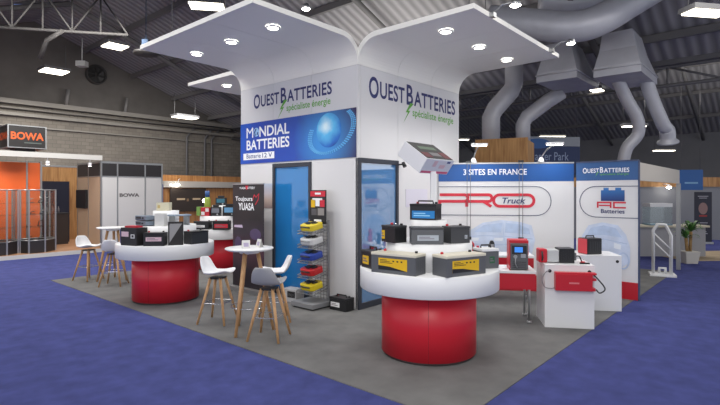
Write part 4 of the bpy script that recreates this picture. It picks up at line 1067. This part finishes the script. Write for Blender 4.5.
for x in xs:
    m = MB(); m.box(x-.02, x+.02, -.01, .05, 0, 2.56); m.build('post', ALU, t)
m = MB(); m.box(0, 1.85, -.01, .05, 2.1, 2.13); m.box(0, 1.85, -.01, .05, 2.5, 2.56); m.build('rail', ALU, t)
m = MB(); text(m, 'BOWA', .52, 1.5, .6, .11, frame((0, 0, 0), (1, 0, 0)), 0, .05); m.build('lettering', mat('grey_lettering', (96, 92, 92), .5), t)
for i, y in enumerate((.05, .95)):
    m = MB(); m.box(-.02, .02, y+.02, y+.86, 0, 2.1); m.build('panel', BEIGE, t)
    m = MB(); m.box(-.02, .02, y+.02, y+.86, 2.13, 2.5); m.build('header', HB, t)
    m = MB(); m.box(-.025, .025, y+.86, y+.9, 0, 2.56); m.build('post', ALU, t)
m = MB(); m.box(-.03, .03, .05, 1.85, 2.5, 2.56); m.box(-.025, .025, .05, 1.85, 2.1, 2.13); m.build('rail', ALU, t)
m = MB(); m.box(-.09, -.03, .95, 1.75, 1.15, 1.72)
tag(m.build('wall_screen', BLACKP, loc=W(.39, 10.4, .1), rotz=TH, bevel=.005), 'black screen hanging on the beige partition', 'screen')
t = thing('fascia_beam', 'long white fascia beam over the orange showcases', 'fascia', W(-8, 10.38, 2.68), TH)
m = MB(); m.box(0, 8.4, -.03, .06, 0, .14); m.build('beam', mat('white_fascia', (196, 194, 190), .5), t)
for x in (5.25,):
    m = MB(); m.box(x, x+.05, -.01, .04, -2.58, 0); m.build('post', ALU, t)
# cube sign
ORG = mat('orange_lettering', (214, 92, 36), .5, emit=.05)
t = thing('cube_sign', 'black cube sign with orange lettering on the fascia', 'sign', W(-1.9, 10.4, 2.83), TH)
m = MB(); m.box(0, .86, 0, .86, .1, .66); m.build('cube', mat('black_sign_face', (40, 38, 38), .4), t)
m = MB()
for (x, y) in ((0, 0), (.86, 0), (0, .86), (.86, .86)):
    m.box(x-.015, x+.015, y-.015, y+.015, .08, .68)
for z in (.09, .67):
    m.box(0, .86, -.015, .015, z-.012, z+.012); m.box(-.015, .015, 0, .86, z-.012, z+.012); m.box(0, .86, .845, .875, z-.012, z+.012); m.box(.845, .875, 0, .86, z-.012, z+.012)
m.build('frame', ALU, t)
m = MB(); m.box(.2, .66, .2, .66, 0, .1); m.build('foot', HB, t)
m = MB(); text(m, 'BOWA', .06, .3, .75, .2, frame((0, -.002, 0), (1, 0, 0)), 0, .03); m.build('lettering', ORG, t)
m = MB(); text(m, 'BOWA', -.8, .3, .75, .2, frame((-.002, 0, 0), (0, -1, 0)), 0, .03); m.build('lettering', ORG, t)
m = MB(); m.box(.36, .76, -.003, -.001, .21, .24); m.build('small_print', mat('grey_green_lettering', (84, 92, 88), .5), t)
# orange backdrop and wooden wall
ORB = ramp_mat('orange_print', (.3, 0, .4, .4), [(0, (226, 66, 20)), (.4, (240, 92, 30)), (.6, (214, 50, 24)), (1, (244, 110, 50))], .4, .5)
t = thing('backdrop_panel', 'glowing orange backdrop behind the glass showcases', 'panel', W(-6, 11.75, .1), TH)
m = MB(); m.box(0, 5.2, 0, .06, 0, 2.5); m.build('panel', ORB, t)
m = MB(); m.box(5.2, 5.25, -.02, .07, 0, 2.55); m.box(4.85, 4.89, -.02, .0, 0, 2.55); m.build('post', ALU, t)
area('showcase_lamp', W(-2.6, 11.0, 2.62), 2.5, .3, 55, (1, .93, .85), (R(-20), 0, TH))
t = thing('wood_wall', 'wood clad wall behind the dark blue panel', 'wall', W(-.95, 14.0, .1), TH)
m = MB(); m.box(0, 2.6, 0, .08, 0, 2.5); m.build('panel', OAK, t)
m = MB(); m.box(0, 2.6, -.01, .09, 2.5, 2.56); m.build('cap', ALU, t)
m = MB(); m.box(0, .86, 0, .05, 0, 2.0)
tag(m.build('room_divider', mat('midnight_blue', (30, 34, 54), .4), loc=W(-.4, 13.2, .1), rotz=TH), 'dark blue panel standing before the wood clad wall', 'panel')
t = thing('reception_desk', 'dark high desk before the dark blue panel', 'desk', W(-.6, 12.5, .1), TH)
m = MB(); m.box(0, .8, 0, .5, 0, .95); m.build('body', mat('dark_desk', (52, 44, 42), .5), t)
m = MB(); m.box(-.03, .83, -.03, .53, .95, .99); m.build('top', DARK, t)
m = MB(); m.box(.38, .4, -.012, 0, 0, .95); m.box(-.012, .008, -.012, 0, 0, .95); m.build('edge', ALU, t)
for k in range(4):
    tt = thing('bottle', 'small bottle on the dark desk', 'bottle', W(-.5+.16*k, 12.7, 1.092), 0, 'bottles on the dark desk')
    m = MB(); m.lathe([(0, 0), (.03, 0), (.03, .12), (.012, .16), (.012, .2), (0, .2)], 12); m.build('glass_body', mat('bottle_grey', (120, 116, 120), .3), tt)
# showcases
GLS = glass('showcase_glass', (.94, .97, .97))
def showcase(label, o, poly, h=1.72):
    t = thing('glass_showcase', label, 'showcase', o, TH, 'glass showcases')
    m = MB(); m.prism(poly, 0, .33); m.build('base', mat('showcase_base', (42, 38, 40), .5), t)
    n = len(poly); m = MB()
    for i in range(n):
        x, y = poly[i]; m.box(x-.018, x+.018, y-.018, y+.018, 0, h)
        q = poly[(i+1) % n]
        for z in (.34, h-.015): m.tube([(x, y, z), (q[0], q[1], z)], .015, 6)
    m.build('frame', ALU, t)
    cx_ = sum(p[0] for p in poly)/n; cy_ = sum(p[1] for p in poly)/n
    ins = [(cx_+(x-cx_)*.94, cy_+(y-cy_)*.94) for x, y in poly]
    for z in (.68, 1.02, 1.34):
        m = MB(); m.prism(ins, z, z+.012); m.build('shelf', GLS, t)
    for i in range(n):
        p, q = Vector(poly[i]), Vector(poly[(i+1) % n]); d = (q-p).normalized()
        m = MB(); m.ribbon([p+d*.02, q-d*.02], .006, .35, h-.03); m.build('glass_pane', GLS, t)
    return t
showcase('left glass showcase, cut by the left edge of the view', W(-4.2, 10.5, .1), [(0, 0), (2.3, 0), (2.62, .3), (2.62, .85), (0, .85)])
showcase('right glass showcase with dark base before the orange backdrop', W(-1.53, 10.5, .1), [(0, .3), (.12, 0), (.5, 0), (.86, .35), (.86, .85), (0, .85)])
INS = mat('instrument_steel', (150, 146, 146), .3, .6); INB = mat('instrument_black', (50, 44, 44), .4)
gi = 'instruments in the glass showcases'
k = 0
for z in (.334, .693, 1.033, 1.353):
    for b, a in ((-1.25, 10.95), (-1.0, 11.0), (-2.2, 10.95), (-2.6, 10.95), (-3.05, 10.95)):
        t = thing('instrument', 'small surgical instrument on a showcase shelf', 'instrument', W(b+random.uniform(-.05, .05), a, .1+z), TH, gi)
        m = MB(); m.box(-.06, .06, -.03, .03, 0, .02); m.build('tray', INB, t)
        hh = random.uniform(.06, .16)
        m = MB(); m.tube([(-.05, 0, .02), (-.03, 0, hh), (.05, 0, hh+.02)], .012, 6); m.build('tool', INS if k % 2 else INB, t); k += 1
for px in (46, 73):
    tt = thing('spot_lamp', 'small white spot lamp under the fascia, '+('left one' if px == 46 else 'right one'), 'lamp', W(-.98 if px == 46 else .1, 10.46, 2.52), 0, 'spot lamps under the fascia')
    m = MB(); m.cyl((0, 0, -.02), (0, 0, .08), .05, .05, 14); m.tube([(0, 0, .08), (0, 0, .17)], .012, 6); m.build('housing', WHITE, tt)
    m = MB(); m.cyl((0, 0, -.026), (0, 0, -.021), .042, .042, 14); m.build('lamp', SP, tt)

# ---------------------------------------------------------------- stand behind the left counter
t = thing('wooden_stand_wall', 'wood slat stand wall with white fascia behind the counters', 'exhibition wall', W(4.7, 15.2), TH)
SLAT = wood_mat('slat_wood', (142, 92, 48), (188, 136, 82), (9, 9, .3), 3)
m = MB(); m.box(0, 6.2, 0, .1, 0, 1.95); m.build('slat_panel', SLAT, t)
m = MB(); m.box(0, 6.2, -.12, .1, 1.95, 2.22); m.build('fascia', mat('pale_fascia', (176, 170, 162), .5), t)
m = MB(); m.box(0, 6.2, -.02, .1, 2.22, 2.48); m.build('top_slats', SLAT, t)
t = thing('notice_board', 'dark brown board with two pale plates on the wood wall', 'board', W(5.0, 15.12, .9), TH)
m = MB(); m.box(0, 1.7, 0, .06, 0, 1.0); m.build('board', mat('dark_brown_board', (54, 44, 38), .5), t)
for x in (.3, 1.05):
    m = MB(); m.box(x, x+.38, -.008, -.001, .5, .58); m.build('plate', mat('pale_plate', (196, 172, 140), .5), t)
m = MB(); m.box(.76, .86, -.008, -.001, .44, .56); m.build('emblem', mat('bronze_plate', (130, 104, 78), .5), t)
m = MB(); m.box(0, .22, 0, .22, 0, 2.08)
tag(m.build('blue_column', mat('blue_column', (40, 58, 130), .5), loc=W(4.2, 14.6), rotz=TH), 'slim blue column behind the white partition end', 'column')
for px in (170, 177.5):
    p = at(px, 184.5, 21)
    tt = thing('spot_lamp', 'bright spot lamp under the pale fascia, '+('left one' if px == 170 else 'right one'), 'lamp', p, 0, 'spot lamps behind the counter')
    m = MB(); m.tube([(0, 0, .02), (0, .12, .22), (0, .3, .26)], .012, 6); m.lathe([(.07, 0), (.075, .03), (.03, .08), (0, .09)], 14); m.build('housing', WHITE, tt)
    m = MB(); m.lathe([(0, -.07), (.06, -.04), (.085, 0)], 14); m.build('lamp', SPOTG, tt)

# ---------------------------------------------------------------- behind the printed wall and the right background
o_ = at(500, 165, 12.2)
t = thing('wooden_box_top', 'wooden box rising behind the printed wall', 'wooden box', (o_.x, 12.2, 0), R(-28))
m = MB(); m.box(-.62, .66, 0, .06, 0, 3.08); m.box(-.62, -.56, .06, 1.0, 0, 3.08); m.box(.6, .66, .06, 1.0, 0, 3.02); m.build('side', OAK, t)
m = MB(); m.box(-.56, .6, .06, 1.0, 2.9, 2.94); m.build('lid', OAK, t)
b0, b1 = at(524, 163, 15.5), at(576, 139, 15.5)
t = thing('hanging_banner', 'navy banner with pale top strip behind the printed wall', 'banner', ((b0.x+b1.x)/2, 15.5, 2.3), R(6))
w = 1.0
m = MB(); m.box(-w, w, 0, .03, 0, .9); sh = m.build('sheet', mat('navy_banner', (34, 52, 96), .5), t)
m = MB(); m.box(-w, w, 0, .03, .9, 1.2); m.build('strip', mat('banner_grey', (150, 156, 166), .5), t)
FX = frame((0, -.003, 0), (1, 0, 0))
m = MB(); text(m, 'arter Park', -.5, .45, 1.12, .26, FX, 0, .005); m.build('lettering', mat('banner_pale_ink', (150, 166, 196), .5), sh)
m = MB(); m.prism(arcp(-.4, .98, .42, .16, 0, 360, 20), 0, .002, 0, FX); m.build('swirl', mat('banner_swirl', (52, 98, 160), .5), sh)
m = MB(); 
for x in (-.9, .9): m.tube([(x, .015, 1.2), (x, .015, 4)], .01, 6)
m.build('hanging_wire', STEELM, t)
# right background stands
GW = mat('grey_stand_wall', (132, 134, 140), .6)
q0 = at(600, 245, 17.5); 
t = thing('far_stand_wall', 'grey stand wall with wooden top strip far right', 'exhibition wall', (7.6, 18.6, -.008), R(-6))
m = MB(); m.box(0, 9.5, 0, .1, 0, 1.95); m.build('panel', GW, t)
m = MB(); m.box(0, 9.5, -.03, .1, 1.95, 2.3); m.build('wood_strip', OAK, t)
s_ = at(691, 190, 15.5)
t = thing('hanging_sign', 'bright blue hanging sign with pale lettering at far right', 'sign', (s_.x, 15.5, s_.z), R(0))
m = MB(); m.box(-.38, .38, 0, .04, 0, .64); sh = m.build('board', mat('sign_blue', (36, 96, 168), .5), t)
m = MB(); m.box(-.2, .22, -.004, -.001, .2, .25); m.build('pale_print', mat('sign_pale', (130, 180, 220), .5), sh)
m = MB()
for x in (-.3, .3): m.tube([(x, .02, .64), (x, .02, 4.4)], .008, 6)
m.build('hanging_wire', STEELM, t)
s_ = at(703, 242, 16.6)
t = thing('roll_up_banner', 'dark roll-up banner with red round picture at far right', 'banner', (s_.x, 16.6, -.008), R(-10))
m = MB(); m.box(-.3, .3, -.06, .06, 0, .07); m.build('base', ALU, t)
m = MB(); m.box(-.27, .27, -.004, .004, .07, 1.76); m.build('sheet', mat('charcoal_navy_banner', (40, 42, 58), .5), t)
FZ = frame((0, -.005, 0), (1, 0, 0)); m = MB()
mm = [mat('banner_photo', (150, 120, 116), .5), mat('banner_red', (160, 50, 50), .5), mat('banner_ink', (170, 170, 180), .5)]
m.prism(arcp(0, 1.2, .14, .2, 0, 360, 20), 0, .002, 0, FZ); m.build('round_picture', mm, t)
m = MB(); m.prism([(-.12, .92), (.12, .92), (.12, .98), (-.12, .98)], 0, .002, 1, FZ)
for z, w_ in ((1.6, .16), (1.54, .12), (.7, .14), (.62, .1), (.4, .1), (.34, .14)): m.prism([(-w_, z), (w_, z), (w_, z+.025), (-w_, z+.025)], 0, .002, 2, FZ)
m.build('print', mm, t)
# plant
s_ = at(688.5, 262, 12.1)
t = thing('potted_palm', 'leafy palm in a pale square pot by the far carpet', 'plant', (s_.x, 12.1, -.008))
m = MB(); m.add([(-.14, -.14, 0), (.14, -.14, 0), (.14, .14, 0), (-.14, .14, 0), (-.18, -.18, .3), (.18, -.18, .3), (.18, .18, .3), (-.18, .18, .3)], [(3,2,1,0), (4,5,6,7), (0,1,5,4), (1,2,6,5), (2,3,7,6), (3,0,4,7)]); m.build('pot', mat('pale_pot', (190, 186, 178), .5), t, bevel=.01)
m = MB(); m.tube([(-.03, 0, .28), (-.05, .02, .62)], .035, 10); m.tube([(.04, 0, .28), (.06, .0, .78)], .035, 10); m.build('stem', mat('bark', (150, 120, 78), .8, 0, .2, 30), t)
GRN = mat('leaf_green', (66, 112, 44), .5, 0, .25, 12)
for c_, n_ in (((-.05, .02, .6), 14), ((.06, 0, .78), 16)):
    m = MB()
    for k in range(n_):
        a = R(360*k/n_+random.uniform(-12, 12)); L = random.uniform(.26, .36); up = random.uniform(.08, .3); pts = []
        dx, dy = math.cos(a), math.sin(a); vs = []
        for q in range(6):
            f = q/5; r_ = L*f; z = up*math.sin(f*2.2)*1.1-.06*f*f; wv = .035*math.sin(math.pi*min(.97, f*.9+.08))
            for s in (-1, 1): vs.append((c_[0]+dx*r_-dy*wv*s, c_[1]+dy*r_+dx*wv*s, c_[2]+z))
        m.add(vs, [(2*q, 2*q+1, 2*q+3, 2*q+2) for q in range(5)], 0, None, True)
    m.build('foliage', GRN, t)
# small white truss stand, low counter and glass showcase behind the fascia
s_ = at(662, 275, 10.3)
t = thing('aluminium_truss_stand', 'small silver truss stand on a white base at right', 'stand', (s_.x, 10.3, -.008), R(-25))
m = MB(); m.box(-.24, .24, -.2, .2, 0, .05); m.build('base', WHITE, t, bevel=.006)
arch = [(-.16, .05), (-.16, .95), (-.08, 1.08), (.06, 1.08), (.16, .85), (.16, .05)]
for y in (-.1, .1):
    m = MB(); m.tube([(x, y, z) for x, z in arch], .022, 10)
    m.tube([(-.16, y, .9), (.16, y, .55)], .014, 8); m.tube([(-.16, y, .72), (.16, y, .38)], .014, 8)
    m.build('arch_frame', WHITE, t)
m = MB()
for x, z in ((-.16, .3), (-.16, .7), (.16, .3), (.16, .7), (0, 1.08)): m.tube([(x, -.1, z), (x, .1, z)], .014, 8)
m.tube([(-.05, 0, .05), (-.05, 0, .16), (.06, 0, .16), (.06, 0, .05)], .03, 8); m.build('cross_bar', WHITE, t)
s_ = at(657, 224, 12.3)
t = thing('low_counter', 'long low counter with pale top behind the truss stand', 'counter', (7.45, 13.3, -.008), R(-2))
m = MB(); m.box(0, 2.0, 0, .5, .8, .85); m.build('top', mat('beige_top', (200, 192, 170), .5), t)
m = MB(); m.box(.05, 1.95, .1, .45, 0, .8); m.build('body', mat('grey_counter_body', (150, 150, 154), .5), t)
t = thing('glass_showcase', 'small glass showcase with white lid on the low counter', 'showcase', (8.2, 13.52, .843), R(-2))
m = MB(); m.box(-.3, .3, -.2, .2, .5, .6); m.build('lid', WHITE, t, bevel=.004)
m = MB(); m.box(-.3, .3, -.2, .2, 0, .03); m.build('base', mat('teal_base', (110, 140, 160), .5), t)
for (x0, x1, y0, y1) in ((-.29, .29, -.2, -.194), (-.29, .29, .194, .2), (-.3, -.294, -.19, .19), (.294, .3, -.19, .19)):
    m = MB(); m.box(x0, x1, y0, y1, .03, .5); m.build('glass_pane', GLS, t)
p = at(669, 187, 17.85)
tt = thing('spot_lamp', 'bright spot lamp behind the cream fascia at right', 'lamp', p, 0)
m = MB(); m.tube([(0, 0, .05), (0, .1, .1), (0, .36, .1)], .012, 6); m.lathe([(.07, 0), (.075, .03), (.03, .08), (0, .09)], 14); m.build('housing', WHITE, tt)
m = MB(); m.lathe([(0, -.07), (.06, -.04), (.085, 0)], 14); m.build('lamp', SPOTG, tt)
m = MB(); m.box(0, 7, 0, 2.0, -.008, -.003)
struct(m.build('floor', mat('beige_walkway', (168, 150, 124), .8, 0, .1, 3), loc=(8.3, 12.45, 0), rotz=R(4)), 'beige walkway strip on the far right')
